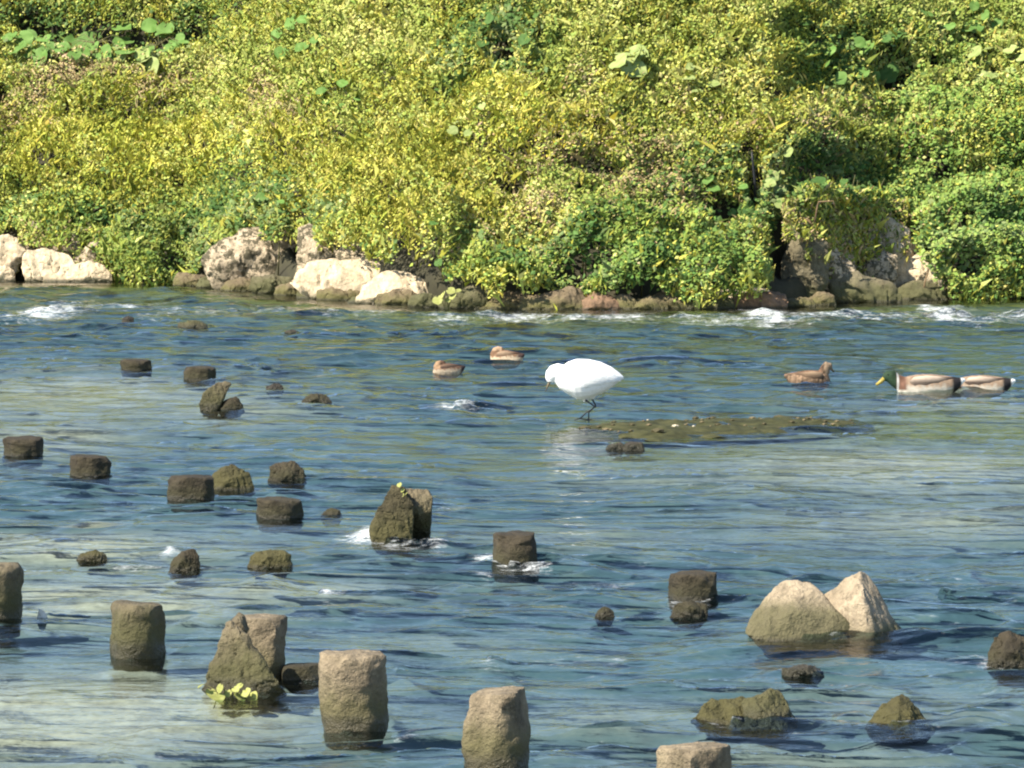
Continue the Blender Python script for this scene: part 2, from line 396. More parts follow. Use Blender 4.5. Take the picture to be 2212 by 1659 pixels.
def water_height(x, y):
    # local roughness: calm tongues and riffles
    R = .85 + .75 * fbm(x * .22, y * .42, 51, 3)
    R = np.clip(R, .22, 1.7)
    cx, cy, _ = ground(250, 1480); R *= 1 - .45 * np.exp(-((x - cx) / 1.3) ** 2 - ((y - cy) / 1.8) ** 2)
    d2s = shore(x) - y
    R *= np.clip(d2s / 3.0, .25, 1)
    riff = np.exp(-((d2s - 4.4) / 2.2) ** 2)
    wx = x + .25 * fbm(x * .6, y * .6, 53, 2); wy = y + .25 * fbm(x * .6 + 9, y * .6, 57, 2)
    h = .034 * vn(wx * .75, wy * 1.5, 61) + .030 * vn(wx * 1.3, wy * 3.0, 62) + .021 * vn(wx * 2.4, wy * 5.6, 63) + .0085 * vn(wx * 5.2, wy * 10.5, 64) + .0028 * vn(wx * 11, wy * 19, 65)
    ridge = 1 - np.abs(vn(wx * 1.0 + 4, wy * 2.3, 66)); h = h + .034 * ridge ** 5
    dmp = np.ones_like(h)
    for (px, py, w, s) in WAKES:
        ox, oy, _ = ground(px, py); r = max(w * oy / FX / 2, .08)
        dmp *= 1 - .8 * np.exp(-((x - ox) / (1.5 * r)) ** 2 - ((y - oy - .5 * r) / (2.2 * r)) ** 2)
    h = h * R * dmp * .9
    h = h + riff * (.06 * vn(wx * 1.7, wy * 1.1, 67) + .02 * vn(wx * 4.2, wy * 3, 68))
    for (px, py, w, s) in WAKES:
        ox, oy, _ = ground(px, py); r = w * oy / FX / 2
        oy = oy + r
        dx = x - ox; dy = y - oy
        msk = (dx > -4 * r) & (dx < 12 * r + 1.5) & (np.abs(dy) < 6 * r + .8)
        if not msk.any(): continue
        a = dx[msk]; b = dy[msk]
        q = s * min(r, .22) * 1.2
        pil = .10 * np.exp(-((a + r * 1.0) / (r * .7)) ** 2 - (b / (r * 1.1)) ** 2)
        dn = np.clip(a, 0, None)
        arm = np.abs(np.abs(b) - (r * .9 + .30 * dn))
        v = .17 * np.exp(-(arm / (r * .35 + .05 * dn)) ** 2) * np.exp(-dn / (6 * r)) * (a > -r * .3)
        tur = .13 * vn((x[msk]) * 6, (y[msk]) * 6, 71) * np.exp(-(b / (r * 1.2 + .25 * dn)) ** 2) * np.exp(-dn / (5 * r)) * (a > 0)
        hol = -.10 * np.exp(-((a - r * 1.1) / (r * .8)) ** 2 - (b / (r * .8)) ** 2)
        h[msk] = h[msk] + q * (pil + v + tur + hol)
    return h
WZ = water_height(WX, WY)
foam = np.zeros_like(WX)
for (px, py, rx, ry, s, lift) in FOAM:
    cx, cy, _ = ground(px, py); ax = rx * cy / FX; ax *= 1.15; ay = max(.10, 1.3 * abs(ground(px, py - ry)[1] - ground(px, py + ry)[1]) / 2)
    q = ((WX - cx) / ax) ** 2 + ((WY - cy) / ay) ** 2
    g = np.exp(-q * .7)
    WZ += .4 * lift * np.exp(-(((WX - cx) / ax) ** 2 + ((WY - cy) / min(ay, .7)) ** 2) * 1.3) * (1 + .9 * vn(WX * 5, WY * 5, 83) + .4 * vn(WX * 13, WY * 11, 84))
    foam = np.maximum(foam, s * g * (.75 + .55 * fbm(WX * 5.5, WY * 3.2, 81, 3)))
WZ[:8] *= 0; foam[:8] *= 0
m_wat, nt = new_mat('river_water'); L = nt.links.new
geo = N(nt, 'ShaderNodeNewGeometry'); mp = N(nt, 'ShaderNodeMapping'); mp.inputs['Scale'].default_value = (.55, 1, 1); L(geo.outputs['Position'], mp.inputs[0])
n1 = noise(nt, mp.outputs[0], 11, 3, .5); n2 = noise(nt, mp.outputs[0], 42, 2, .5)
b = N(nt, 'ShaderNodeBump'); b.inputs['Strength'].default_value = .35; b.inputs['Distance'].default_value = .03
L(math_n(nt, 'ADD', n1.outputs['Fac'], math_n(nt, 'MULTIPLY', n2.outputs['Fac'], .3)), b.inputs['Height'])
fr = N(nt, 'ShaderNodeFresnel'); fr.inputs['IOR'].default_value = 1.33; L(b.outputs[0], fr.inputs['Normal'])
gl = N(nt, 'ShaderNodeBsdfGlossy'); gl.inputs['Roughness'].default_value = .04; L(b.outputs[0], gl.inputs['Normal'])
tr = N(nt, 'ShaderNodeBsdfTransparent'); tr.inputs['Color'].default_value = (.64, .75, .78, 1)
ms = N(nt, 'ShaderNodeMixShader'); L(fr.outputs[0], ms.inputs[0]); L(tr.outputs[0], ms.inputs[1]); L(gl.outputs[0], ms.inputs[2])
af = N(nt, 'ShaderNodeAttribute', attribute_name='foam'); n3 = noise(nt, mp.outputs[0], 17, 6, .8)
fm = smooth_range(nt, math_n(nt, 'ADD', af.outputs['Fac'], math_n(nt, 'MULTIPLY', math_n(nt, 'SUBTRACT', n3.outputs['Fac'], .5), 3.2)), .3, 1.35)
n6 = noise(nt, mp.outputs[0], 60, 4, .7); fm = math_n(nt, 'MULTIPLY', fm, math_n(nt, 'ADD', .35, math_n(nt, 'MULTIPLY', smooth_range(nt, n6.outputs['Fac'], .38, .58), .65)))
fd = N(nt, 'ShaderNodeBsdfDiffuse'); fd.inputs['Color'].default_value = (.74, .77, .78, 1)
mf = N(nt, 'ShaderNodeMixShader'); L(math_n(nt, 'MULTIPLY', fm, .82), mf.inputs[0]); L(ms.outputs[0], mf.inputs[1]); L(fd.outputs[0], mf.inputs[2])
L(mf.outputs[0], N(nt, 'ShaderNodeOutputMaterial').inputs[0])
river = obj('river_water', mesh_arrays('river_water', np.stack([WX, WY, WZ], -1).reshape(-1, 3), grid_faces(*WX.shape), smooth=True, floats={'foam': foam.ravel()}), m_wat)
tag(river, 'shallow rippled river running left to right', 'river', kind='structure')

# ------------------------------------------------------------------ stones
_ico = {}
def ico(sub):
    if sub not in _ico:
        bm = bmesh.new(); bmesh.ops.create_icosphere(bm, subdivisions=sub, radius=1)
        _ico[sub] = (np.array([v.co[:] for v in bm.verts]), np.array([[v.index for v in f.verts] for f in bm.faces])); bm.free()
    return _ico[sub]

def stone_mesh(name, W, D, Hh, seed, prof=None, sub=4, cuts=11, rough=.06, sq=3.4, bury=.05, lean=0., big=.075):
    r = np.random.default_rng(seed)
    v, f = ico(sub); v = v.copy()
    v /= (np.abs(v) ** sq).sum(1)[:, None] ** (1 / sq)
    for _ in range(cuts):
        n = r.normal(size=3); n[2] = abs(n[2]) * .7; n /= np.linalg.norm(n)
        dd = v @ n; c = dd.max() * r.uniform(.66, .9)
        v -= n[None] * np.maximum(dd - c, 0)[:, None] * .93
    dirn = v / np.linalg.norm(v, axis=1)[:, None]
    v += dirn * (big * vn3(v + seed * 1.7, 1.6, seed) + rough * vn3(v, 4.3, seed + 1) + rough * .55 * vn3(v, 9, seed + 2) + rough * .25 * vn3(v, 19, seed + 3))[:, None]
    up = v[:, 2] > 0
    x0, x1 = v[up, 0].min(), v[up, 0].max(); v[:, 0] = (v[:, 0] - x0) / (x1 - x0) * 2 - 1
    y0, y1 = v[:, 1].min(), v[:, 1].max(); v[:, 1] = (v[:, 1] - y0) / (y1 - y0) * 2 - 1
    v[up, 2] /= v[up, 2].max(); v[~up, 2] /= -v[~up, 2].min()
    if prof:
        pr = np.interp(v[:, 0], [a for a, _ in prof], [c for _, c in prof])
        v[up, 2] *= pr[up]
        v[up, 2] /= v[up, 2].max()
    o = np.empty_like(v)
    o[:, 0] = v[:, 0] * W / 2 + lean * np.maximum(v[:, 2], 0) * Hh; o[:, 1] = v[:, 1] * D / 2
    o[:, 2] = np.where(v[:, 2] > 0, v[:, 2] * Hh, v[:, 2] * bury)
    tp = 1 - .5 * np.clip(-v[:, 2], 0, 1) if bury < .3 else np.ones(len(v))
    o[:, 0] *= tp; o[:, 1] *= tp
    me = mesh_arrays(name, o, f, smooth=True); me.set_sharp_from_angle(angle=math.radians(26)); return me

HULLS = {
 101: [(1605, 1368, .05), (1640, 1388, 0), (1750, 1392, -.02), (1870, 1390, .05), (1628, 1322, .12), (1650, 1290, .15), (1672, 1266, .2), (1700, 1257, .22), (1745, 1260, .2), (1762, 1300, .1), (1830, 1335, .04), (1862, 1362, .05), (1640, 1370, .5), (1750, 1290, .5), (1850, 1370, .5), (1710, 1320, .02)],
 102: [(1770, 1290, .2), (1762, 1330, .15), (1840, 1392, .03), (1900, 1394, 0), (1957, 1388, .15), (1856, 1233, .2), (1868, 1236, .3), (1905, 1290, .22), (1940, 1345, .22), (1952, 1370, .3), (1866, 1300, .02), (1874, 1365, -.02), (1800, 1300, .5), (1900, 1320, .55), (1945, 1380, .5), (1770, 1385, .4)],
 104: [(1490, 1560, .05), (1530, 1578, 0), (1600, 1580, -.02), (1650, 1578, 0), (1510, 1530, .08), (1535, 1508, .12), (1600, 1504, .12), (1614, 1515, .1), (1520, 1560, .35), (1630, 1540, .4)],
 105: [(1600, 1515, .1), (1612, 1575, .02), (1680, 1580, -.02), (1722, 1572, .05), (1625, 1505, .1), (1663, 1489, .12), (1684, 1492, .15), (1705, 1525, .1), (1719, 1552, .1), (1640, 1545, .0), (1690, 1540, .4), (1620, 1540, .4)],
 106: [(1868, 1572, .08), (1900, 1584, 0), (1980, 1588, -.02), (2022, 1580, .08), (1943, 1500, .12), (1956, 1502, .15), (1905, 1528, .1), (1990, 1545, .1), (1940, 1550, .0), (1900, 1560, .4), (2000, 1565, .4)],
 112: [(428, 872, 0), (432, 888, 0), (462, 890, -.02), (440, 848, .02), (468, 826, .06), (492, 824, .08), (498, 832, .06), (480, 862, .02), (470, 887, 0), (445, 850, .12), (498, 828, .15), (475, 885, .15)],
 1: [(-90, 560, 0), (-90, 520, .1), (-40, 507, .1), (20, 508, .1), (48, 524, .08), (57, 540, .05), (40, 556, 0), (10, 572, -.02), (-30, 580, -.02), (40, 520, .6), (-90, 510, .6), (30, 580, .5)],
 3: [(46, 560, .05), (50, 604, 0), (110, 608, -.03), (164, 606, 0), (56, 538, .15), (110, 536, .2), (150, 550, .15), (167, 580, .05), (60, 545, .5), (150, 560, .5)],
 4: [(140, 606, 0), (248, 610, 0), (146, 575, .1), (190, 562, .15), (228, 574, .1), (244, 594, .05), (200, 570, .4), (190, 596, -.05)],
 6: [(430, 560, .1), (442, 592, 0), (500, 608, -.03), (600, 610, -.03), (637, 580, .05), (643, 530, .1), (632, 490, .2), (580, 482, .25), (520, 498, .2), (470, 520, .15), (440, 545, .1), (545, 545, -.1), (600, 490, .7), (450, 560, .6)],
 7: [(636, 562, .05), (660, 576, 0), (735, 566, .05), (747, 520, .1), (722, 490, .15), (680, 482, .2), (643, 492, .15), (690, 535, -.05), (690, 490, .6)],
 9: [(620, 610, .1), (640, 630, 0), (760, 640, -.05), (880, 636, 0), (902, 627, .1), (650, 574, .15), (730, 557, .2), (790, 561, .2), (850, 590, .15), (740, 600, -.04), (700, 570, .6), (850, 600, .5)],
 27: [(1784, 652, .05), (1800, 658, 0), (1880, 660, -.03), (1957, 654, .05), (1793, 604, .1), (1830, 586, .15), (1862, 592, .12), (1932, 616, .1), (1850, 622, -.04), (1850, 590, .5)],
 28: [(1943, 600, .1), (1955, 637, 0), (2020, 642, 0), (2047, 615, .1), (1953, 560, .2), (1985, 544, .2), (2022, 570, .15), (1990, 592, -.04), (1990, 550, .6)],
 21: [(1576, 652, .05), (1585, 670, 0), (1690, 672, 0), (1706, 656, .05), (1590, 634, .1), (1640, 629, .15), (1697, 636, .1), (1600, 632, .4), (1690, 634, .4)],
 12: [(944, 660, .05), (960, 674, 0), (1058, 672, 0), (1063, 630, .05), (1046, 615, .1), (1000, 619, .1), (958, 640, .08), (1000, 645, -.03), (1040, 616, .4), (970, 640, .4)],
 221: [(797, 1150, .05), (803, 1178, 0), (850, 1188, -.03), (890, 1184, 0), (893, 1090, .05), (882, 1072, .05), (870, 1054, .08), (850, 1049, .1), (838, 1060, .05), (815, 1100, .03), (880, 1060, .25), (890, 1150, .28), (810, 1150, .25)],
 222: [(864, 1064, .05), (872, 1056, .1), (925, 1057, .08), (934, 1075, .05), (932, 1105, .02), (905, 1112, 0), (885, 1098, -.02), (925, 1062, .25), (930, 1105, .25), (875, 1060, .25), (900, 1170, .22), (928, 1168, .2), (880, 1170, .22)],
 223: [(438, 1490, .03), (470, 1508, 0), (560, 1512, -.03), (624, 1502, .03), (448, 1455, .05), (462, 1420, .07), (478, 1385, .08), (489, 1345, .12), (506, 1339, .12), (522, 1380, .05), (560, 1430, .0), (606, 1472, -.02), (470, 1480, .2), (610, 1490, .15), (500, 1350, .18)],
}
def hull_stone(name, pts, Y, seed, base_drop=.05, rough=1.):
    P_ = np.array([at_y(a_, b2, Y + d_) for a_, b2, d_ in pts])
    zmin = P_[:, 2].min(); low = P_[P_[:, 2] < zmin + .3 * (P_[:, 2].max() - zmin)].copy()
    ctr = low.mean(0); low = ctr + (low - ctr) * [.6, .6, 1] + [0, .06, 0]; low[:, 2] = min(zmin, 0) - base_drop
    P_ = np.concatenate([P_, low]); org = np.array([P_[:, 0].mean(), P_[:, 1].mean(), max(zmin, 0.)])
    bm = bmesh.new()
    for q in P_ - org: bm.verts.new(q)
    res = bmesh.ops.convex_hull(bm, input=bm.verts)
    bmesh.ops.delete(bm, geom=[v for v in bm.verts if not v.link_faces], context='VERTS')
    bmesh.ops.recalc_face_normals(bm, faces=bm.faces)
    me = bpy.data.meshes.new('tmp'); bm.to_mesh(me); bm.free()
    W = np.ptp(P_[:, 0]); tmp = bpy.data.objects.new('tmp', me); col.objects.link(tmp)
    m_ = tmp.modifiers.new('r', 'REMESH'); m_.mode = 'VOXEL'; m_.voxel_size = W / 42
    sm = tmp.modifiers.new('s', 'SMOOTH'); sm.iterations = 2
    dg = bpy.context.evaluated_depsgraph_get(); dg.update()
    out = bpy.data.meshes.new_from_object(tmp.evaluated_get(dg)); out.name = name; bpy.data.objects.remove(tmp)
    n = len(out.vertices); co = np.empty(n * 3); out.vertices.foreach_get('co', co); co = co.reshape(-1, 3)
    nr = np.empty(n * 3); out.vertices.foreach_get('normal', nr); nr = nr.reshape(-1, 3)
    u = co / W
    rough = .55 if seed in (101, 102) else rough
    d_ = W * rough * (.030 * vn3(u + seed, 5, seed) + .020 * vn3(u, 12, seed + 1) + .012 * vn3(u, 27, seed + 2))
    cr = np.abs(vn3(u + 3.3, 6.5, seed + 9)); d_ -= W * .022 * rough * np.exp(-(cr / .05) ** 2)        # cracks
    co += nr * d_[:, None]
    out.vertices.foreach_set('co', co.ravel()); out.polygons.foreach_set('use_smooth', [True] * len(out.polygons)); out.update()
    out.set_sharp_from_angle(angle=math.radians(28))
    return out, org

def auto_hull(box, seed, wm):
    r = np.random.default_rng(seed + 9000); x0, x1, yt, yb = box; w = x1 - x0; h = yb - yt; u = r.uniform
    f = wm
    ap = u(.25, .75)
    return [(x0, yb, .1 * f), (x0 + u(.1, .25) * w, yb + 2, 0), (x1 - u(.1, .25) * w, yb + 2, 0), (x1, yb, .1 * f),
            (x0 + u(0, .14) * w, yt + h * u(.2, .6), .2 * f), (x0 + w * ap * u(.45, .7), yt + h * u(.05, .22), .25 * f), (x0 + w * ap, yt, .25 * f),
            (x0 + w * (ap + (1 - ap) * u(.25, .5)), yt + h * u(.02, .2), .28 * f), (x1 - u(0, .14) * w, yt + h * u(.2, .6), .2 * f),
            (x0 + w * u(.35, .65), yt + h * u(.35, .6), -.05 * f), (x0 + w * u(.3, .7), yt + h * u(.1, .3), .12 * f),
            (x0 + .15 * w, yt + h * u(.3, .5), .8 * f), (x1 - .15 * w, yt + h * u(.3, .5), .8 * f), (x0 + .5 * w, yt + h * u(.1, .3), .75 * f)]

def stone(name, label, cat, box, mat, seed, Y=None, dfac=.8, group=None, back=0., **kw):
    """box = pixel (x0, x1, top, waterline)"""
    x0, x1, yt, yb = box
    if Y is None: Y = ground((x0 + x1) / 2, yb)[1]
    Y += back
    if seed not in (103, 130) and not name == 'white_pebble' and seed not in HULLS:
        HULLS[seed] = auto_hull(box, seed, (at_y(x1, yb, Y)[0] - at_y(x0, yb, Y)[0]))
    if seed in HULLS:
        me, org = hull_stone(name, HULLS[seed], Y if seed < 100 else Y - (back if seed < 100 or seed > 103 else back), seed, kw.get('bury', .05) if kw.get('bury', .05) < .3 else .25)
        o = obj(name, me, MR[mat]); o.location = org
        return tag(o, label, cat, group)
    a = at_y(x0, yb, Y); b_ = at_y(x1, yt, Y)
    W = b_[0] - a[0]; D = W * dfac; Hh = b_[2] - a[2]
    me = stone_mesh(name, W, D, Hh, seed, **kw)
    o = obj(name, me, MR[mat]); o.location = ((a[0] + b_[0]) / 2, Y + D * .4, a[2])
    tag(o, label, cat, group)
    return o

GR, GS, GP = 'stones in the river', 'boulders along the far bank', 'stone posts standing in the river'
ST = 'river_stone'
# far-bank boulders: name, label, box, material, seed, metres behind the shore line, extras
FARB = [
 ('shore_boulder', 'cream boulder cut off by the left edge of the picture, under the bank', (-75, 56, 505, 580), 'pale', 1, .55, dict(prof=[(-1, .8), (0, 1), (.7, .75), (1, .35)], bury=.6)),
 ('shore_boulder', 'small pale stone low in the dark gap below the cream left-edge boulder', (-30, 26, 574, 606), 'pale', 2, .1, {}),
 ('shore_boulder', 'long cream boulder lying at the waterline near the left edge', (44, 150, 538, 604), 'pale', 3, .25, dict(sq=3.5, prof=[(-1, .9), (-.5, 1), (.5, .8), (1, .6)])),
 ('shore_boulder', 'flat cream stone right of the long cream boulder, half under weeds', (140, 240, 562, 606), 'pale', 4, .35, {}),
 ('shore_boulder', 'uppermost mottled rubble stone above the long cream boulder', (46, 128, 474, 566), 'mottled', 5, .95, dict(bury=.7)),
 ('shore_boulder', 'mottled rubble stone above the join of the two cream boulders', (104, 186, 494, 572), 'mottled', 55, .9, dict(bury=.7)),
 ('shore_boulder', 'lowest mottled rubble stone above the flat cream stone', (160, 240, 516, 584), 'mottled', 56, .8, dict(bury=.7)),
 ('shore_boulder', 'big mottled boulder with grey left face under the dark green bush', (432, 642, 488, 606), 'mottled', 6, .55, dict(prof=[(-1, .45), (-.5, .8), (.2, 1), (.8, .95), (1, .6)], bury=.6, sq=2.4)),
 ('shore_boulder', 'mottled brown boulder just right of the biggest mottled boulder', (628, 745, 484, 574), 'mottled', 7, .95, dict(bury=.8)),
 ('shore_boulder', 'small tan boulder at the right end of the mottled boulders', (732, 818, 514, 582), 'mottled', 8, 1.0, dict(bury=.8)),
 ('shore_boulder', 'long smooth pale slab boulder lying in front of the mottled boulders', (624, 880, 558, 634), 'pale', 9, .35, dict(prof=[(-1, .5), (-.6, .9), (-.1, 1), (.5, .8), (1, .35)], dfac=.5, sq=2.3)),
 ('shore_boulder', 'low tan stone at the right tip of the pale slab boulder', (800, 905, 592, 640), 'pale', 10, .2, {}),
 ('shore_boulder', 'grey boulder at the waterline with a yellow plant on its left', (948, 1060, 614, 670), 'grey', 12, .0, dict(prof=[(-1, .6), (0, .85), (.6, 1), (1, .8)])),
 ('shore_boulder', 'weedy yellow-brown stone between the grey boulder and the brown ledge', (1056, 1150, 626, 668), 'ledge', 13, .1, {}),
 ('shore_boulder', 'small mossy stone left of the brown ledge blocks', (1136, 1196, 634, 670), 'ledge', 14, .1, {}),
 ('shore_boulder', 'upright brown block at the left end of the ledge', (1184, 1256, 616, 668), 'ledge', 15, .1, dict(sq=4)),
 ('shore_boulder', 'squarish tan-brown block in the ledge under the middle bush', (1250, 1332, 634, 674), 'reddish', 16, .0, dict(sq=4.5, cuts=4)),
 ('shore_boulder', 'small stone wedged between two tan-brown ledge blocks', (1322, 1366, 640, 672), 'ledge', 17, .05, {}),
 ('shore_boulder', 'low brown ledge block right of the wedged stone', (1352, 1432, 638, 670), 'ledge', 18, .0, dict(sq=3.6)),
 ('shore_boulder', 'taller brown block near the right end of the ledge', (1404, 1492, 624, 668), 'ledge', 19, .1, dict(sq=3.6)),
 ('shore_boulder', 'low mossy green-brown stone left of the reddish slab', (1476, 1574, 638, 668), 'grey', 20, .0, {}),
 ('shore_boulder', 'reddish flat slab at the waterline below the dark hollow', (1578, 1702, 632, 668), 'reddish', 21, .0, dict(sq=4)),
 ('shore_boulder', 'pale flat stone on top of and behind the reddish slab', (1556, 1660, 620, 650), 'pale', 22, .35, {}),
 ('shore_boulder', 'small brown stone right of the reddish slab', (1694, 1750, 640, 664), 'ledge', 23, .0, {}),
 ('shore_boulder', 'small dark stone left of the grey-green faceted boulder', (1744, 1800, 630, 662), 'ledge', 24, .05, {}),
 ('shore_boulder', 'shaded grey rock at the left foot of the weedy rock face', (1684, 1792, 492, 612), 'grey', 25, .9, dict(bury=.8, prof=[(-1, .6), (0, .85), (1, 1)])),
 ('shore_boulder', 'brown rock in the upper left of the weedy rock face', (1728, 1850, 464, 576), 'mottled', 57, 1.15, dict(bury=.9)),
 ('shore_boulder', 'small rubble rock low in the left of the weedy rock face', (1750, 1850, 530, 606), 'mottled', 58, .75, dict(bury=.8)),
 ('shore_boulder', 'brown rock in the upper middle of the weedy rock face', (1820, 1922, 472, 576), 'mottled', 59, 1.1, dict(bury=.9)),
 ('shore_boulder', 'pale rock at the upper right of the weedy rock face', (1878, 1974, 464, 562), 'pale', 60, 1.0, dict(bury=.9)),
 ('shore_boulder', 'dark-bottomed rock low in the middle of the weedy rock face', (1830, 1940, 535, 604), 'mottled', 61, .8, dict(bury=.8)),
 ('shore_boulder', 'tan rock low at the right of the weedy rock face', (1888, 1974, 520, 606), 'pale', 62, .8, dict(bury=.8)),
 ('shore_boulder', 'grey-green faceted boulder at the waterline below the weedy rock face', (1788, 1955, 588, 656), 'grey', 27, .1, dict(prof=[(-1, .8), (-.6, 1), (.2, .75), (1, .5)])),
 ('shore_boulder', 'pale rounded boulder right of the weedy rock face', (1945, 2042, 545, 632), 'pale', 28, .5, {}),
 ('shore_boulder', 'low tan stone at the waterline below the pale rounded boulder', (1936, 2040, 606, 650), 'grey', 29, .1, {}),
 ('shore_boulder', 'dark shaded stone under the edge of the bright green bush', (2030, 2115, 590, 644), 'ledge', 30, .25, {}),
 ('shore_boulder', 'pale small stone at the waterline under the bright green bush', (2124, 2182, 624, 646), 'grey', 31, .0, {}),
 ('shore_boulder', 'dark low stone at the waterline by the right edge', (2170, 2260, 615, 644), 'ledge', 32, .15, {}),
]
for i, (px0, px1, pt, pb) in enumerate([(385, 440, 586, 610), (438, 500, 594, 618), (492, 560, 600, 624), (552, 622, 598, 622), (596, 660, 612, 636), (655, 725, 618, 644), (700, 770, 626, 655), (765, 830, 630, 654), (820, 900, 626, 656), (890, 950, 630, 660)]):
    FARB.append(('shore_boulder', ['dark stone at the left end of the mossy stones, in the shade of the bush', 'mossy olive stone in front of the dark gap left of the mottled boulder', 'low mossy stone below the grey face of the mottled boulder',
        'yellow-green mossy stone below the lit face of the mottled boulder', 'small brown stone at the left tip of the pale slab boulder', 'brown stone in front of the left half of the pale slab', 'dark-topped low stone in front of the middle of the pale slab',
        'olive stone at the waterline below the pale slab', 'brown low stone at the waterline below the tip of the pale slab', 'small stone in the shadow left of the grey boulder'][i],
        (px0, px1, pt, pb), ['ledge', 'grey'][i % 2], 40 + i, .0, {}))
for (nm, lab, box, mt, sd, back, kw) in FARB:
    xx = ground((box[0] + box[1]) / 2, 640)[0]
    kw.setdefault('bury', .4); kw.setdefault('sq', 5); kw.setdefault('cuts', 8)
    if sd not in HULLS and sd not in (25, 57, 58, 59, 60, 61, 62, 5, 55, 56):
        rr_ = np.random.default_rng(sd); e_ = (box[1] - box[0]) * rr_.uniform(.08, .3); box = (box[0] - e_, box[1] + e_, box[2] + rr_.uniform(-6, 6), box[3] + rr_.uniform(-2, 5))
    stone(nm, lab, 'boulder', box, mt, sd, Y=float(shore(xx)) - .25 + back, group=GS, sub=4, **kw)

# stones in the river
RIV = [
 ('river_boulder', 'left lobe of the large pale double boulder, olive algae on its face', (1608, 1866, 1256, 1390), 'boulder', 101, dict(prof=[(-1, .3), (-.75, .5), (-.5, .92), (.08, 1), (.2, .85), (.35, .62), (1, .35)], dfac=.7, sub=5, cuts=8)),
 ('river_boulder', 'pointed right half of the large pale double boulder', (1732, 1956, 1234, 1390), 'boulderpale', 102, dict(prof=[(-1, .55), (-.3, .82), (.12, 1), (.3, .92), (1, .35)], dfac=.7, sub=5, cuts=9, sq=2.4, back=.25)),
 ('river_boulder', 'small pinkish stone stuck in the notch of the large double boulder', (1728, 1766, 1256, 1300), 'boulder', 103, dict(back=.45, bury=.4)),
 ('river_boulder', 'left lobe of the low olive boulder at the lower right', (1500, 1640, 1504, 1574), 'olive', 104, dict(prof=[(-1, .5), (-.4, .9), (.3, 1), (1, .8)], sub=5)),
 ('river_boulder', 'right lobe of the low brown boulder at the lower right', (1600, 1722, 1490, 1578), 'post', 105, dict(prof=[(-1, .7), (-.1, .95), (.4, 1), (1, .5)], sub=5)),
 ('river_boulder', 'pyramid-shaped olive stone at the lower right', (1868, 2022, 1500, 1584), 'olive', 106, dict(prof=[(-1, .25), (-.5, .6), (-.05, 1), (.15, .95), (1, .25)], sub=5, sq=2.4)),
 ('river_boulder', 'flat-topped brown block cut off by the right edge', (2124, 2260, 1366, 1446), 'postwet', 107, dict(sq=4.5, cuts=5, sub=5, dfac=.7)),
 (ST, 'dark round stone with white water on its left side', (362, 432, 1186, 1240), 'postwet', 108, dict(prof=[(-1, .7), (0, 1), (1, .6)])),
 (ST, 'smooth olive hump of stone, second in its row of low stones', (530, 632, 1187, 1232), 'olive', 109, dict(prof=[(-1, .3), (-.4, .9), (.1, 1), (1, .3)])),
 (ST, 'ragged olive stone behind the light-streaked stub post', (448, 552, 1004, 1062), 'olive', 110, dict(prof=[(-1, .8), (-.5, 1), (1, .3)])),
 (ST, 'dark wedge stone breaking the current right of the ragged olive stone', (578, 664, 995, 1046), 'postwet', 111, dict(prof=[(-1, .35), (-.1, .95), (.1, 1), (1, .2)])),
 (ST, 'tilted brown slab leaning to the right on a small olive stone', (428, 498, 826, 890), 'post', 112, dict(prof=[(-1, .3), (.5, 1), (1, .9)], sq=4.5, cuts=4, lean=.25)),
 (ST, 'small olive stone under the right side of the tilted brown slab', (468, 528, 858, 890), 'postwet', 113, dict(prof=[(-1, .8), (0, 1), (1, .2)])),
 (ST, 'tiny dark stone tip in the middle of the lower river', (1284, 1328, 1310, 1336), 'postwet', 114, dict(prof=[(-1, .4), (0, 1), (1, .4)])),
 (ST, 'low dark stone just breaking the water under the large double boulder', (1688, 1786, 1436, 1462), 'dark', 115, dict(prof=[(-1, .2), (.3, 1), (1, .6)])),
 (ST, 'washed brown stone in front of the dark flat stub right of centre', (1446, 1530, 1296, 1336), 'postwet', 116, dict(prof=[(-1, .6), (0, 1), (1, .2)])),
 (ST, 'small green-topped stone at the left with foam beside it', (164, 234, 1188, 1211), 'olive', 117, {}),
 (ST, 'thin dark stone lying flat right of the tilted slab', (574, 614, 827, 846), 'dark', 118, dict(sq=4)),
 (ST, 'flat dark stone left of its wet twin below the gravel bar', (1308, 1352, 956, 971), 'dark', 119, dict(sq=3.5)),
 (ST, 'flat dark stone with a light spot below the gravel bar', (1346, 1392, 953, 972), 'dark', 120, dict(sq=3.5)),
 (ST, 'small black flat stone in the upper river near the bank', (612, 646, 712, 724), 'dark', 121, dict(sq=4)),
 (ST, 'small brown stone in the upper river left of the black flat stone', (385, 452, 693, 713), 'post', 122, dict(prof=[(-1, .3), (.5, 1), (1, .8)])),
 (ST, 'black stone tip by the white water at the upper left', (262, 290, 682, 700), 'dark', 124, {}),
 (ST, 'washed-over dark stone right of the tilted slab', (650, 718, 850, 872), 'postwet', 125, {}),
 (ST, 'small brown wet stone between the low stubs and the broken post', (690, 740, 1098, 1120), 'postwet', 128, {}),
 ('white_pebble', 'tiny round white pebble in the calm water at the lower left', (79, 102, 1316, 1342), 'white', 130, dict(bury=.05)),
]
for (nm, lab, box, mt, sd, kw) in RIV:
    stone(nm, lab, 'pebble' if nm == 'white_pebble' else 'stone', box, mt, sd, group=GR, **kw)

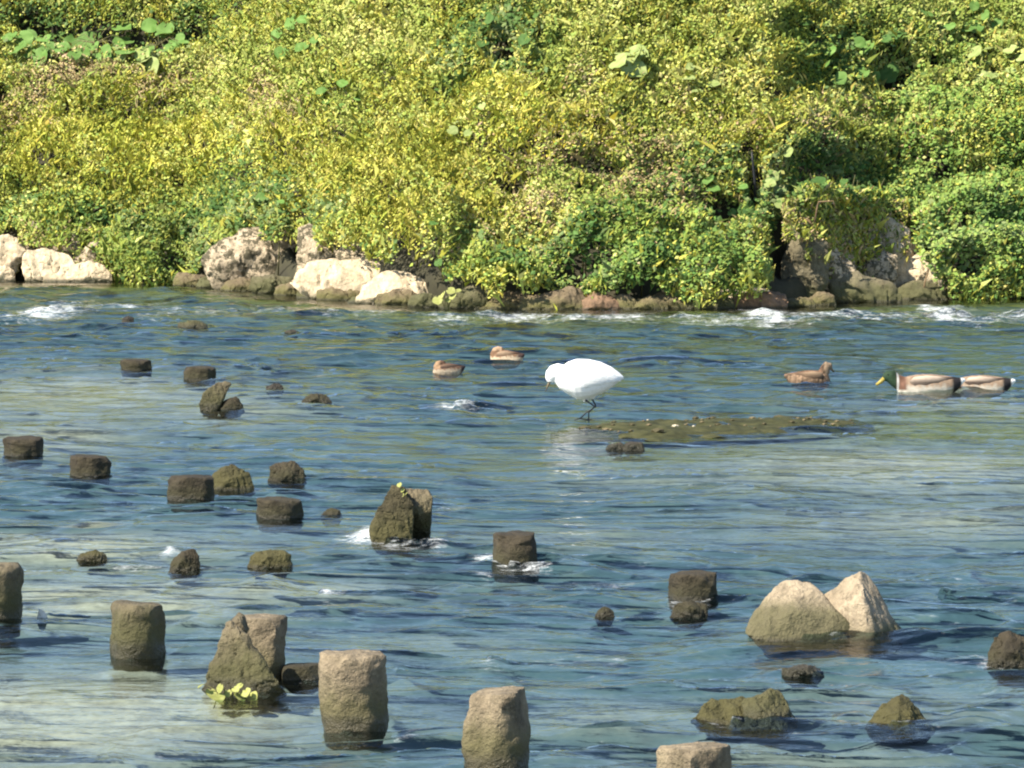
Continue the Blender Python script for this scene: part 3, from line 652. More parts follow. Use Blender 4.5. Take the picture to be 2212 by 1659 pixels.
# stone posts: (label, px0, px1, top, waterline, material, lean, top slope, seed)
def post_mesh(name, R, Hh, seed, lean=0., slope=0., taper=0., bury=.065, chips=2):
    r = np.random.default_rng(seed); ns, nrg = 48, 26
    zs = np.concatenate([np.linspace(-bury, 0, 6)[:-1], np.linspace(0, Hh, nrg)])
    V = []; a = np.linspace(0, 2 * np.pi, ns, endpoint=False)
    for z in zs:
        f = max(z, 0) / Hh
        rr = R * (1 + taper * (1 - f)) * (1.03 + (.12 * z / bury if z < 0 else 0))
        V.append(np.stack([rr * np.cos(a), rr * np.sin(a), np.full(ns, z)], -1))
    for k, (fr_, dz) in enumerate([(.985, .008), (.93, .014), (.7, .016), (.45, .017), (.2, .018)]):
        V.append(np.stack([R * fr_ * np.cos(a), R * fr_ * np.sin(a), np.full(ns, Hh + dz * R / .15)], -1))
    V = np.concatenate(V); nr = len(zs) + 5
    V = np.concatenate([V, [[0, 0, Hh + .022 * R / .15]]])
    for _ in range(chips):
        ang = r.uniform(math.pi, 2 * math.pi); n = np.array([math.cos(ang), math.sin(ang), r.uniform(.5, 1.3)]); n /= np.linalg.norm(n)
        q = (V - [0, 0, Hh]) @ n; c = q.max() * r.uniform(.78, .93); V -= n * np.maximum(q - c, 0)[:, None]
    for _ in range(5):
        ang = r.uniform(0, 2 * math.pi); n = np.array([math.cos(ang), math.sin(ang), r.uniform(-.15, .15)]); n /= np.linalg.norm(n)
        q = V @ n; c = R * r.uniform(.92, 1.0) ; V -= n * np.maximum(q - c, 0)[:, None] * .9
    rad = V.copy(); rad[:, 2] = 0; rad /= np.maximum(np.linalg.norm(rad, axis=1), 1e-6)[:, None]
    U = V / R
    dsp = R * (.07 * vn3(U + seed, 1.3, seed) + .045 * vn3(U, 3.6, seed + 1) + .022 * vn3(U, 9, seed + 2))
    V += rad * dsp[:, None]; V[:, 2] += np.where(V[:, 2] > Hh * .8, dsp * .5, 0)
    V[:, 2] += slope * V[:, 0] * np.clip(V[:, 2] / Hh, 0, 1)
    V[:, 0] += lean * np.maximum(V[:, 2], 0)
    F = grid_faces(nr, ns + 1) if False else np.array([[i * ns + j, i * ns + (j + 1) % ns, (i + 1) * ns + (j + 1) % ns, (i + 1) * ns + j] for i in range(nr - 1) for j in range(ns)])
    last = (nr - 1) * ns; ci = len(V) - 1
    F = np.concatenate([F, [[last + j, last + (j + 1) % ns, last + (j + 2) % ns, ci] for j in range(0, ns, 2)]])
    me = mesh_arrays(name, V, F, smooth=True); me.set_sharp_from_angle(angle=math.radians(38)); return me

POSTS = [
 ('brown stone post cut off by the left edge, half-submerged', -85, 42, 1226, 1352, 'post', 0, .0, 201),
 ('squat brown post with green algae, first whole one in the front row', 230, 352, 1310, 1424, 'post', 0, -.06, 202),
 ('tan post with a leaning rock and yellow leaves at its foot', 490, 612, 1340, 1480, 'postpale', .05, .02, 203),
 ('tall tan post with a notched right rim and a green algae foot', 690, 832, 1420, 1584, 'postpale', 0, .0, 204),
 ('pale tan round-headed post at the bottom centre', 997, 1147, 1504, 1672, 'postpale', .01, .08, 205),
 ('pale post whose top alone shows at the bottom edge', 1420, 1582, 1626, 1790, 'postpale', 0, .04, 206),
 ('short dark stub at the left edge with a pale chip', 0, 88, 950, 992, 'postwet', 0, 0, 207),
 ('short brown stub second from the left in the middle row', 148, 235, 990, 1037, 'postwet', 0, -.05, 208),
 ('brown stub with a bright streak down its right side', 362, 462, 1034, 1085, 'postwet', 0, -.02, 209),
 ('low dark stub left of the broken leaning post', 553, 651, 1084, 1126, 'postwet', 0, -.08, 210),
 ('dark wet stub with water piling up against it, near the centre', 1062, 1170, 1158, 1234, 'postwet', 0, 0, 211),
 ('dark flat-topped stub right of centre with foam at its foot', 1445, 1556, 1244, 1304, 'postwet', 0, 0, 212),
 ('small dark stub in the upper left river, left of a pair', 258, 326, 780, 806, 'postwet', 0, -.03, 213),
 ('small dark stub in the upper left river, right of a pair', 395, 463, 796, 826, 'postwet', 0, -.03, 214),
]
for (lab, x0, x1, yt, yb, mt, lean, slope, sd) in POSTS:
    Y = ground((x0 + x1) / 2, yb)[1]
    a = at_y(x0, yb, Y); b_ = at_y(x1, yt, Y); R = (b_[0] - a[0]) / 2
    o = obj('stone_post', post_mesh('stone_post', R * .97, b_[2] - a[2] - .01, sd, lean, slope, taper=.0 if sd != 205 else -.04), MR[mt])
    o.location = ((a[0] + b_[0]) / 2, Y + R, 0)
    tag(o, lab, 'post', GP)

# the broken leaning post in the middle: a slanting stump and its fallen head
Y = ground(850, 1178)[1]
me, org = hull_stone('broken_post', HULLS[221], Y, 221)
o = obj('broken_post', me, MR['olive']); o.location = org
tag(o, 'broken olive-brown leaning post stump with foam at its foot', 'post', GP)
me, org = hull_stone('square_stone', HULLS[222], Y + .1, 222)
o = obj('square_stone', me, MR['post']); o.location = org; tag(o, 'square tan stone head behind the broken leaning post', 'stone', GR)
# the rock leaning on the third front post, the little stone on its top and the dark beam beside it
Y = ground(530, 1505)[1]
me, org = hull_stone('leaning_rock', HULLS[223], Y, 223)
o = obj('leaning_rock', me, MR['post']); o.location = org; tag(o, 'slanting brown rock leaning against the front of the third front-row post', 'stone', GR)
a2 = at_y(484, 1360, Y + .18); b2 = at_y(534, 1324, Y + .18)
me = stone_mesh('cap_stone', b2[0] - a2[0], .09, b2[2] - a2[2], 224, sub=3, bury=.05, prof=[(-1, .4), (.3, 1), (1, .7)])
o = obj('cap_stone', me, MR['post']); o.location = ((a2[0] + b2[0]) / 2, Y + .2, a2[2]); tag(o, 'small finger-shaped stone on top of the leaning rock', 'stone', GR)
Yb = ground(650, 1480)[1]
a = at_y(606, 1481, Yb); b_ = at_y(700, 1440, Yb)
me = stone_mesh('beam', b_[0] - a[0], .16, b_[2] - a[2], 225, sq=7, cuts=2, rough=.02, big=.02, sub=4)
o = obj('stone_beam', me, MR['postwet']); o.location = ((a[0] + b_[0]) / 2, Yb + .08, 0); tag(o, 'low square dark beam of stone between the third and fourth front posts', 'stone', GR)

# ------------------------------------------------------------------ gravel bar under the egret
gb0, gb1 = ground(1190, 935), ground(1880, 905)
nx_, ny_ = 140, 40
ux = np.linspace(0, 1, nx_); uy = np.linspace(-1, 1, ny_); UX, UY = np.meshgrid(ux, uy)
yc = ground(1500, 920)[1]; sl = (ground(1850, 908)[1] - ground(1230, 925)[1])
GXb = gb0[0] + UX * (gb1[0] - gb0[0]); wid = .95 * np.minimum(1, 3.2 * np.minimum(UX + .02, 1.03 - UX)) ** .6
GYb = yc + (UX - .5) * sl + UY * wid * (1 + .15 * vn(UX * 9, 0 * UX, 3))
e = 1 - UY ** 2 - (2 * UX - 1) ** 8
GZb = -.036 + .066 * np.clip(e, -1, 1) + .014 * vn(GXb * 5, GYb * 3, 4) + .012 * vn(GXb * 13, GYb * 8, 5)
m_grav, nt = new_mat('weedy_gravel'); L = nt.links.new
geo = N(nt, 'ShaderNodeNewGeometry'); n1 = noise(nt, geo.outputs['Position'], 7, 5, .7); n2 = noise(nt, geo.outputs['Position'], 30, 3, .7)
c = ramp(nt, n1.outputs['Fac'], [(.3, (.018, .019, .008)), (.5, (.042, .043, .016)), (.7, (.078, .074, .030))]).outputs[0]
c = mix(nt, smooth_range(nt, n2.outputs['Fac'], .66, .78), c, (.20, .165, .10))
p = N(nt, 'ShaderNodeBsdfPrincipled'); L(c, p.inputs['Base Color']); p.inputs['Roughness'].default_value = .85; p.inputs['Specular IOR Level'].default_value = .15
L(p.outputs[0], N(nt, 'ShaderNodeOutputMaterial').inputs[0])
bar = obj('gravel_bar', mesh_arrays('gravel_bar', np.stack([GXb, GYb, GZb], -1).reshape(-1, 3), grid_faces(ny_, nx_), smooth=True), m_grav)
tag(bar, 'low weedy gravel bar the white egret stands on', 'gravel bar', kind='structure')
# pebbles lying on the bar
v0, f0 = ico(1); vs, fs, cs = [], [], []
r = np.random.default_rng(77); k = 0
for i in range(90):
    a_, b2 = r.uniform(.02, .97), r.uniform(-.75, .75)
    ii, jj = int(a_ * (nx_ - 1)), int((b2 + 1) / 2 * (ny_ - 1))
    s = r.uniform(.008, .022) * (1.9 if r.random() < .08 else 1)
    vv = v0 * [s * r.uniform(.9, 1.6), s, s * .55] + [GXb[jj, ii], GYb[jj, ii], GZb[jj, ii] + s * .25]
    vs.append(vv); fs.append(f0 + k); k += len(v0)
    tone = r.choice(3, p=[.62, .34, .04]); cs.append(np.tile([(.07, .06, .03), (.15, .12, .065), (.48, .42, .30)][tone], (len(v0), 1)))
o = obj('pebbles', mesh_arrays('pebbles', np.concatenate(vs), np.concatenate(fs), np.concatenate(cs)), M_FEATHER)
tag(o, 'scattered pebbles on the weedy gravel bar', 'pebbles', kind='stuff')

# ------------------------------------------------------------------ plants on the bank
# edge of the foliage above the shore stones (pixels)
EDGE = [(-900, 610), (-80, 470), (40, 480), (60, 478), (110, 492), (200, 520), (240, 560), (262, 602), (330, 604), (400, 590), (440, 545), (470, 505), (560, 490), (630, 470), (660, 478), (720, 490), (760, 512), (800, 530), (830, 540), (880, 548), (950, 552), (1010, 578),
        (1040, 604), (1130, 616), (1300, 616), (1480, 614), (1560, 622), (1640, 618), (1670, 580), (1690, 510), (1720, 468), (1770, 462), (1830, 470), (1900, 462), (1960, 468), (1975, 530), (2010, 570), (2050, 600), (2090, 634), (2212, 636), (3100, 630)]
EYW = [float(shore((p[0] - 1106) * 55 / FX)) + .1 for p in EDGE]
EXW = np.array([at_y(p[0], p[1], y_)[0] for p, y_ in zip(EDGE, EYW)]); EXW[0] = -30; EXW[-1] = 30
EZW = np.array([at_y(p[0], p[1], y_)[2] for p, y_ in zip(EDGE, EYW)])
def edge_z(x): return np.interp(x, EXW, EZW)

# plant kinds: colour (dark, mid, light), leaf length range, kind of leaf
KIND = {
 'Y': dict(c=[(.17, .195, .03), (.315, .325, .055), (.47, .45, .14)], blade=.66, size=(.026, .05)),
 'O': dict(c=[(.28, .25, .03), (.44, .37, .045), (.54, .46, .10)], blade=.7, size=(.024, .045)),
 'G': dict(c=[(.075, .12, .025), (.16, .215, .045), (.28, .32, .11)], blade=.22, size=(.036, .078)),
 'D': dict(c=[(.026, .062, .016), (.055, .105, .026), (.15, .19, .085)], blade=.08, size=(.05, .11)),
 'V': dict(c=[(.06, .115, .028), (.12, .19, .042), (.21, .275, .085)], blade=.06, size=(.042, .085)),
 'P': dict(c=[(.14, .13, .06), (.28, .22, .12), (.40, .33, .21)], blade=.3, size=(.024, .05)),
 'L': dict(c=[(.10, .145, .032), (.24, .28, .065), (.42, .42, .17)], blade=.36, size=(.032, .075)),
}
KEYS = 'YOGDVPL'
# where each kind grows: px, py, rx, ry, kind, weight
ZONES = [(200, 40, 220, 60, 'D', 1.4), (250, 170, 210, 60, 'P', 2.4), (60, 250, 120, 60, 'P', .6), (280, 300, 380, 66, 'Y', 3.2), (140, 330, 160, 60, 'Y', 1.0), (120, 500, 130, 70, 'G', 1.4), (330, 470, 170, 90, 'G', 2.2), (340, 460, 260, 120, 'Y', .8), (560, 470, 110, 80, 'D', 3.4), (330, 520, 170, 70, 'D', 2.0), (1300, 570, 220, 50, 'D', 2.2), (1500, 470, 140, 60, 'D', 1.2), (2100, 540, 150, 90, 'D', 1.6), (110, 440, 120, 40, 'D', 1.0), (330, 575, 120, 40, 'G', 2.),
 (600, 240, 74, 74, 'P', 3.2), (800, 420, 200, 140, 'Y', 4.2), (720, 330, 120, 70, 'Y', 1.5), (560, 110, 200, 80, 'L', 1.8), (830, 120, 170, 110, 'L', 2.), (860, 180, 160, 70, 'Y', .9), (1080, 70, 80, 60, 'D', 2.), (1090, 220, 100, 85, 'Y', 3.4), (1220, 290, 60, 32, 'O', 2.6), (1330, 230, 170, 60, 'P', .9), (1330, 230, 170, 80, 'Y', 1.2),
 (1300, 340, 130, 50, 'P', 1.8), (1500, 250, 140, 70, 'L', 1.6), (1250, 440, 130, 70, 'L', 1.), (1250, 440, 130, 80, 'P', .9), (1400, 430, 190, 80, 'P', 2.2), (1430, 470, 220, 90, 'G', 1.8), (960, 500, 120, 60, 'Y', 1.), (1000, 560, 150, 50, 'G', 2.), (1130, 590, 160, 40, 'D', 2.), (1500, 590, 190, 50, 'V', 2.2), (1320, 560, 150, 60, 'G', 1.5), (1600, 380, 120, 60, 'D', 2.), (1830, 390, 140, 50, 'D', 2.2),
 (1680, 270, 120, 90, 'Y', 1.4), (1820, 260, 130, 70, 'P', 1.0), (1820, 250, 160, 80, 'L', 1.5), (1830, 110, 130, 70, 'D', 1.2), (1800, 100, 150, 70, 'G', 1.2), (1400, 60, 260, 80, 'L', 1.8), (1640, 80, 150, 90, 'Y', 1.4), (2080, 30, 160, 50, 'G', 2.), (2100, 180, 160, 100, 'L', 1.8), (2100, 180, 160, 100, 'V', 1.), (2080, 320, 160, 80, 'V', 1.8), (2080, 520, 170, 140, 'V', 3.2), (1820, 520, 140, 60, 'P', .8), (1820, 500, 140, 60, 'Y', .7)]
ZW = [(*px_to_bank(px, py), rx * 57 / FX, ry * 57 / FX / SA, KEYS.index(kd), w) for px, py, rx, ry, kd, w in ZONES]

# shrubs that read as plants of their own: label, px, py, rx, ry, extra height
SHRUBS = [
 ('leafy_shrub', 'dense green bush hanging down to the water left of the mottled boulder', 330, 520, 130, 95, .62),
 ('leafy_shrub', 'dark green leafy bush overhanging the big mottled boulder', 560, 450, 95, 70, .70),
 ('leafy_shrub', 'greenish weedy bush above the cream boulder at the left edge', 110, 430, 140, 60, .25),
 ('yellow_shrub', 'bright yellow-green feathery mound right of the mottled boulder', 800, 440, 190, 130, .55),
 ('yellow_shrub', 'yellow plume-topped bushes across the upper left slope', 330, 300, 330, 70, .28),
 ('leafy_shrub', 'dark green bush overhanging the shadow above the grey boulder', 1060, 570, 120, 60, .62),
 ('leafy_shrub', 'grey-green and pinkish bush in the middle above the brown ledge', 1380, 500, 190, 105, .62),
 ('leafy_shrub', 'fresh green bush above the reddish slab', 1570, 560, 110, 75, .72),
 ('leafy_shrub', 'large bright green bush filling the right edge down to the water', 2130, 500, 170, 145, .66),
 ('leafy_shrub', 'pale green vine-covered hump at the upper right edge', 2110, 240, 160, 95, .30),
 ('leafy_shrub', 'dark-leaved bush over the weedy rock face', 1830, 390, 130, 48, .5),
 ('yellow_shrub', 'tall yellow plume bush in the upper middle of the slope', 1090, 215, 95, 85, .30),
 ('yellow_shrub', 'golden yellow flower clump in the centre of the slope', 1222, 292, 62, 36, .22),
 ('dry_shrub', 'pinkish brown withered bush left of the yellow mound', 600, 240, 72, 72, .24),
 ('dry_shrub', 'pale pinkish dried bush at the upper left below the big leaves', 250, 170, 180, 52, .2),
 ('leafy_shrub', 'dark leafy clump at the top of the slope in the middle', 1080, 72, 84, 60, .26),
 ('yellow_shrub', 'pale yellow grassy hump on the slope left of the right-hand vines', 1720, 270, 130, 75, .24),
]
SHW = []
for (nm, lab, px, py, rx, ry, hgt) in SHRUBS:
    x, t = px_to_bank(px, py, .5 + hgt * .6)
    SHW.append((x, t, rx * 57 / FX, ry * 57 / FX / SA * .92, hgt))

def canopy(x, t):
    h = .40 + .16 * fbm(x * .7, t * .75, 91, 2) + .11 * vn(x * 2.1, t * 2.2, 93) + .06 * vn(x * 4.5, t * 4.5, 94) + .035 * vn(x * 9, t * 9, 96)
    own = np.full(x.shape, -1); best = np.zeros(x.shape)
    for i, (cx, ct, rx, rt, hg) in enumerate(SHW):
        q = ((x - cx) / rx) ** 2 + ((t - ct) / rt) ** 2 + .22 * vn(x * 2.5, t * 2.5, 200 + i)
        b = hg * np.clip(1 - q, 0, 1) ** .4
        up = b > best
        own = np.where(up, i, own); best = np.maximum(best, b)
    h = h + best * (1 + .15 * vn(x * 4, t * 4, 95))
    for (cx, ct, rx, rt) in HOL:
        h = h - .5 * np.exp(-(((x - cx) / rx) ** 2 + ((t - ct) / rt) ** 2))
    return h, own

def scatter(n, x0, x1, rs):
    r = np.random.default_rng(rs)
    x = r.uniform(x0, x1, n); t = r.uniform(-1.0, TMAX - .3, n)
    h, own = canopy(x, t)
    dep = r.exponential(.085, n); dep = np.where(dep > .34, r.uniform(0, .34, n), dep)
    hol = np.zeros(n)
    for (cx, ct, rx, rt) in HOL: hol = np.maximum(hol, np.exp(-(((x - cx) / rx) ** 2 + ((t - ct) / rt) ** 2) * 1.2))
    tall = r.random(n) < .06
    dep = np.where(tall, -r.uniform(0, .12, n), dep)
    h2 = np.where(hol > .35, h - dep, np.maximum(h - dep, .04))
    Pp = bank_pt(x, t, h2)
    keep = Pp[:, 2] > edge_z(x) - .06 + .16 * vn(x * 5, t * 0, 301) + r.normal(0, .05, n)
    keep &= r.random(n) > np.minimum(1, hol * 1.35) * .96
    # ragged gaps
    gap = vn(x * 3.4, t * 3.4, 305) + .6 * vn(x * 8, t * 8, 306)
    keep &= ~((gap < -.85) & (r.random(n) < .85))
    w = np.zeros((n, 7)); w[:, 6] += .40; w[:, 2] += .14; w[:, 0] += .30
    for (cx, ct, rx, rt, ki, ww) in ZW:
        w[:, ki] += ww * np.exp(-(((x - cx) / rx) ** 2 + ((t - ct) / rt) ** 2))
    w *= (1 + .8 * np.stack([vn(x * 2.2, t * 2.2, 400 + i) for i in range(7)], -1)) ** 2
    cum = np.cumsum(w, 1) / w.sum(1)[:, None]
    kind = (r.random(n)[:, None] > cum).sum(1).clip(0, 6)
    return dict(x=x[keep], t=t[keep], P=Pp[keep], own=own[keep], kind=kind[keep], dep=dep[keep], r=r)

NRM = np.array([0, -SA, CA])
def leaf_geo(S):
    """turn scattered points into leaves and blades: returns leaf (verts, faces, colours, owner) x 2"""
    r = S['r']; n = len(S['x'])
    cl = np.array([KIND[k]['c'] for k in KEYS]); bl = np.array([KIND[k]['blade'] for k in KEYS]); sz = np.array([KIND[k]['size'] for k in KEYS])
    kd = S['kind']
    tone = np.clip(r.normal(.5, .17, n) + .22 * vn(S['x'] * 1.8, S['t'] * 1.8, 501) + .2 * vn(S['x'] * 5, S['t'] * 5, 502), 0, 1)
    c3 = cl[kd]
    colr = np.where((tone < .5)[:, None], c3[:, 0] + (c3[:, 1] - c3[:, 0]) * (tone * 2)[:, None], c3[:, 1] + (c3[:, 2] - c3[:, 1]) * (tone * 2 - 1)[:, None])
    colr *= np.array([1.32, 1.26, 1.12]) * r.uniform(.88, 1.12, (n, 1)); colr *= 1 + r.normal(0, .05, (n, 3))
    isb = r.random(n) < bl[kd]
    size = r.uniform(sz[kd, 0], sz[kd, 1])
    out = []
    # broad leaves: folded six-cornered leaf
    i = np.where(~isb)[0]; m = len(i)
    nr = NRM * .55 + np.array([-.25, -.35, .45]) + r.normal(0, .33, (m, 3)); nr /= np.linalg.norm(nr, axis=1)[:, None]
    ax = np.stack([r.normal(0, .8, m), r.normal(-.4, .5, m), r.normal(-.35, .5, m)], -1)
    ax -= nr * (ax * nr).sum(1)[:, None]; ax /= np.linalg.norm(ax, axis=1)[:, None]
    sd = np.cross(nr, ax); Ls = size[i][:, None]; wd = r.uniform(.30, .46, (m, 1))
    c0 = S['P'][i]
    fold = -.14
    tpl = [(-.5, 0, 0), (-.1, 1, fold), (.5, 0, -.06), (-.1, -1, fold)]
    V = np.stack([c0 + ax * Ls * a + sd * Ls * wd * b_ + nr * Ls * f_ for a, b_, f_ in tpl], 1)   # kite folded along its midrib
    F = np.arange(m)[:, None, None] * 4 + np.array([[0, 1, 2], [0, 2, 3]])[None]
    out.append((V, F, np.repeat(colr[i][:, None], 4, 1), S['own'][i], 4))
    # upright blades / plume sprigs
    i = np.where(isb)[0]; m = len(i)
    Ls = (size[i] * r.uniform(1.8, 4.0, m))[:, None]; wd = r.uniform(.05, .11, (m, 1))
    lng = (r.random((m, 1)) < .035) & (kd[i] != 4)[:, None]; Ls = np.where(lng, Ls * 2.6, Ls); wd = np.where(lng, wd * .4, wd); Ls = np.minimum(Ls, .17 + .15 * lng)
    up = np.stack([r.normal(0, .38, m), r.normal(-.25, .35, m), r.uniform(.5, 1.1, m)], -1); up /= np.linalg.norm(up, axis=1)[:, None]
    sd = np.stack([r.normal(0, 1, m), r.normal(0, .5, m), r.normal(0, .2, m)], -1); sd -= up * (sd * up).sum(1)[:, None]; sd /= np.linalg.norm(sd, axis=1)[:, None]
    c0 = S['P'][i]; bend = np.stack([r.normal(0, .25, m), r.normal(-.15, .2, m), -.1 * np.ones(m)], -1)
    V = np.stack([c0 - up * Ls * .5, c0 + sd * Ls * wd, c0 + up * Ls * .5 + bend * Ls, c0 - sd * Ls * wd], 1)
    F = np.arange(m)[:, None, None] * 4 + np.array([[0, 1, 2], [0, 2, 3]])[None]
    out.append((V, F, np.repeat(colr[i][:, None], 4, 1), S['own'][i], 4))
    return out

core = scatter(500000, -9.6, 9.6, 900); sideL = scatter(22000, -26, -9.6, 901); sideR = scatter(22000, 9.6, 26, 902)
batches = [leaf_geo(s) for s in (core, sideL, sideR)]
def collect(bi, owner):
    vs, fs, cs, k = [], [], [], 0
    for bt in batches:
        V, F, C, own, kk = bt[bi]
        s = own == owner
        m = int(s.sum())
        if not m: continue
        vs.append(V[s].reshape(-1, 3)); cs.append(C[s].reshape(-1, 3))
        base = np.array([[0, 1, 2], [0, 2, 3]])
        fs.append((np.arange(m)[:, None, None] * 4 + base[None]).reshape(-1, 3) + k); k += m * 4
    if not vs: return None
    return np.concatenate(vs), np.concatenate(fs), np.concatenate(cs)

g = collect(0, -1); o = obj('ground_cover', mesh_arrays('ground_cover', *g), M_LEAF); tag(o, 'mixed green weeds and creepers covering the river bank', 'ground cover', kind='stuff')
g = collect(1, -1); o = obj('grass_blades', mesh_arrays('grass_blades', *g), M_BLADE); tag(o, 'yellowish grass and plume blades among the bank weeds', 'grass', kind='stuff')

def tube_mesh(name, pts, rads, seg=7):
    pts = [Vector(p) for p in pts]; V = []; F = []
    for i, p_ in enumerate(pts):
        d = (pts[min(i + 1, len(pts) - 1)] - pts[max(i - 1, 0)]).normalized()
        u = d.cross(Vector((.3, 1, .2))).normalized(); w = d.cross(u)
        for j in range(seg):
            a = 2 * math.pi * j / seg; V.append(p_ + (u * math.cos(a) + w * math.sin(a)) * rads[i])
    for i in range(len(pts) - 1):
        for j in range(seg): F.append([i * seg + j, i * seg + (j + 1) % seg, (i + 1) * seg + (j + 1) % seg, (i + 1) * seg + j])
    me = bpy.data.meshes.new(name); F.append(list(range(seg))[::-1]); F.append([(len(pts) - 1) * seg + j for j in range(seg)])
    me.from_pydata([v[:] for v in V], [], F); me.polygons.foreach_set('use_smooth', [True] * len(me.polygons)); return me

def trailing(label, boxes, n, kinds, back, seed):
    r = np.random.default_rng(seed); P_ = []
    for (x0, x1, y0, y1, w) in boxes:
        m = int(n * w); px = r.uniform(x0, x1, m); py = y0 + (y1 - y0) * r.random(m) ** 1.3
        for a_, b2 in zip(px, py):
            Yq = float(shore((a_ - 1106) * 57 / FX)) + back - .1 + .55 * (1 - (b2 - y0) / (y1 - y0)) + r.uniform(-.12, .1)
            P_.append(at_y(a_, b2, Yq))
    P_ = np.array(P_); m = len(P_)
    Sd = dict(x=P_[:, 0], t=P_[:, 2] * 1.5, P=P_, own=np.zeros(m, int), kind=np.array([KEYS.index(c_) for c_ in r.choice(list(kinds), m)]), r=r)
    base = P_[P_[:, 2].argmin()].copy(); base[2] -= .02
    th = thing('trailing_weeds', label, 'weeds', base, 'weeds trailing over the rocks')
    for (V, F, C, own, kk), pn, mt in zip(leaf_geo(Sd), ('foliage', 'blades'), (M_LEAF, M_BLADE)):
        o = obj(pn, mesh_arrays(pn, V.reshape(-1, 3) - base, F.reshape(-1, 3), C.reshape(-1, 3)), mt, th); o['kind'] = 'stuff'
trailing('sparse dry grass and weeds trailing over the weedy rock face on the right', [(1740, 1900, 430, 560, .5), (1790, 1870, 420, 585, .25), (1690, 1780, 430, 520, .3), (1860, 1960, 430, 560, .22), (1780, 1930, 560, 600, .12)], 3400, 'YPPYLG', .5, 31)
trailing('sparse weeds trailing over the mottled rubble at the left', [(40, 150, 465, 530, .4), (90, 250, 490, 590, .5), (180, 260, 520, 600, .35)], 3000, 'GGPLY', .5, 32)
trailing('thin weeds hanging over the top of the mottled boulders', [(430, 640, 470, 520, .4), (640, 830, 470, 540, .4)], 1500, 'GYL', .5, 33)
rs = np.random.default_rng(5)
for i, (nm, lab, px, py, rx, ry, hgt) in enumerate(SHRUBS):
    cx, ct, wx, wt, hg = SHW[i]
    base = bank_pt(np.array([cx]), np.array([ct - .15]), np.array([.05]))[0]
    th = thing(nm, lab, 'bush', base, 'bushes on the river bank')
    for bi, pn, mt in ((0, 'foliage', M_LEAF), (1, 'plumes', M_BLADE)):
        g = collect(bi, i)
        if g is None or len(g[1]) < 20: continue
        o = obj(pn, mesh_arrays(pn, g[0] - base, g[1], g[2]), mt, th); o['kind'] = 'stuff'
    for k in range(6):
        x = cx + rs.uniform(-.6, .6) * wx; t = ct + rs.uniform(-.6, .5) * wt
        h, _ = canopy(np.array([x]), np.array([t])); p0 = bank_pt(np.array([x]), np.array([t]), np.array([-.03]))[0] - base
        p1 = bank_pt(np.array([x + rs.uniform(-.1, .1)]), np.array([t + .12]), h * .55)[0] - base
        p2 = bank_pt(np.array([x + rs.uniform(-.15, .15)]), np.array([t + .2]), h + .02)[0] - base
        obj('stem', tube_mesh('stem', [p0, p1, p2], [.012, .008, .003], 5), M_STEM, th)

# ------------------------------------------------------------------ broad-leaved plants with leaves that can be picked out
def big_leaf_mesh(seed, c_a, c_b):
    """heart-shaped leaf of unit length along +x, cupped, with a raised midrib line"""
    r = np.random.default_rng(seed); rows = 7; V = []; C = []
    for i in range(rows):
        u = i / (rows - 1); w = .62 * (math.sin(math.pi * min(1, u * .95 + .06)) ** .65) * (1 - .25 * u)
        for s in (-1, -.5, 0, .5, 1):
            back = -.16 * abs(s) * (1 - u) ** 3
            V.append((u + back, s * w, -.10 * u * u + .13 * abs(s) ** 1.4 * w + .03 * r.normal() - (.02 if s == 0 else 0)))
            f = .5 + .25 * r.normal() - (.15 if s == 0 else 0); C.append([a + (b_ - a) * min(1, max(0, f)) for a, b_ in zip(c_a, c_b)])
    F = grid_faces(rows, 5)
    return mesh_arrays('leaf', np.array(V), F, np.array(C), smooth=True)
LEAFSETS = {
 'green': [big_leaf_mesh(s, (.07, .15, .025), (.16, .26, .07)) for s in (1, 2, 3)],
 'dark': [big_leaf_mesh(s, (.04, .095, .02), (.09, .16, .04)) for s in (4, 5, 6)],
 'pale': [big_leaf_mesh(s, (.17, .23, .06), (.30, .34, .13)) for s in (7, 8, 9)],
 'yellow': [big_leaf_mesh(s, (.20, .22, .05), (.36, .36, .14)) for s in (10, 11)],
}
for ms_ in LEAFSETS.values():
    for me in ms_: me.materials.append(M_LEAF)

def leaf_plant(name, label, base, spots, size, tone, seed, group, stemr=.006, face=(-.3, -.55, .8), cat='plant'):
    """spots: offsets of the leaves from the base; each on its own stalk"""
    r = np.random.default_rng(seed); th = thing(name, label, cat, base, group)
    for q in spots:
        q = Vector(q); ln = size * .85 * r.uniform(.65, 1.2)
        n = Vector(face) + Vector(r.normal(0, .28, 3)); n.normalize()
        ax = Vector((r.normal(0, .8), -.4, -.55 + r.normal(0, .25))); ax -= n * ax.dot(n); ax.normalize(); sd = n.cross(ax)
        o = obj('leaf', LEAFSETS[tone][r.integers(len(LEAFSETS[tone]))], None, th)
        o.matrix_local = Matrix.Translation(q) @ Matrix((ax, sd, n)).transposed().to_4x4() @ Matrix.Diagonal((ln, ln, ln, 1))
        mid = q * .5 + Vector((0, .2, .3)) * size
        obj('stalk', tube_mesh('stalk', [(r.normal(0, .02), 0, -.02), mid, q], [stemr, stemr * .8, stemr * .5], 5), M_STEM, th)
    return th

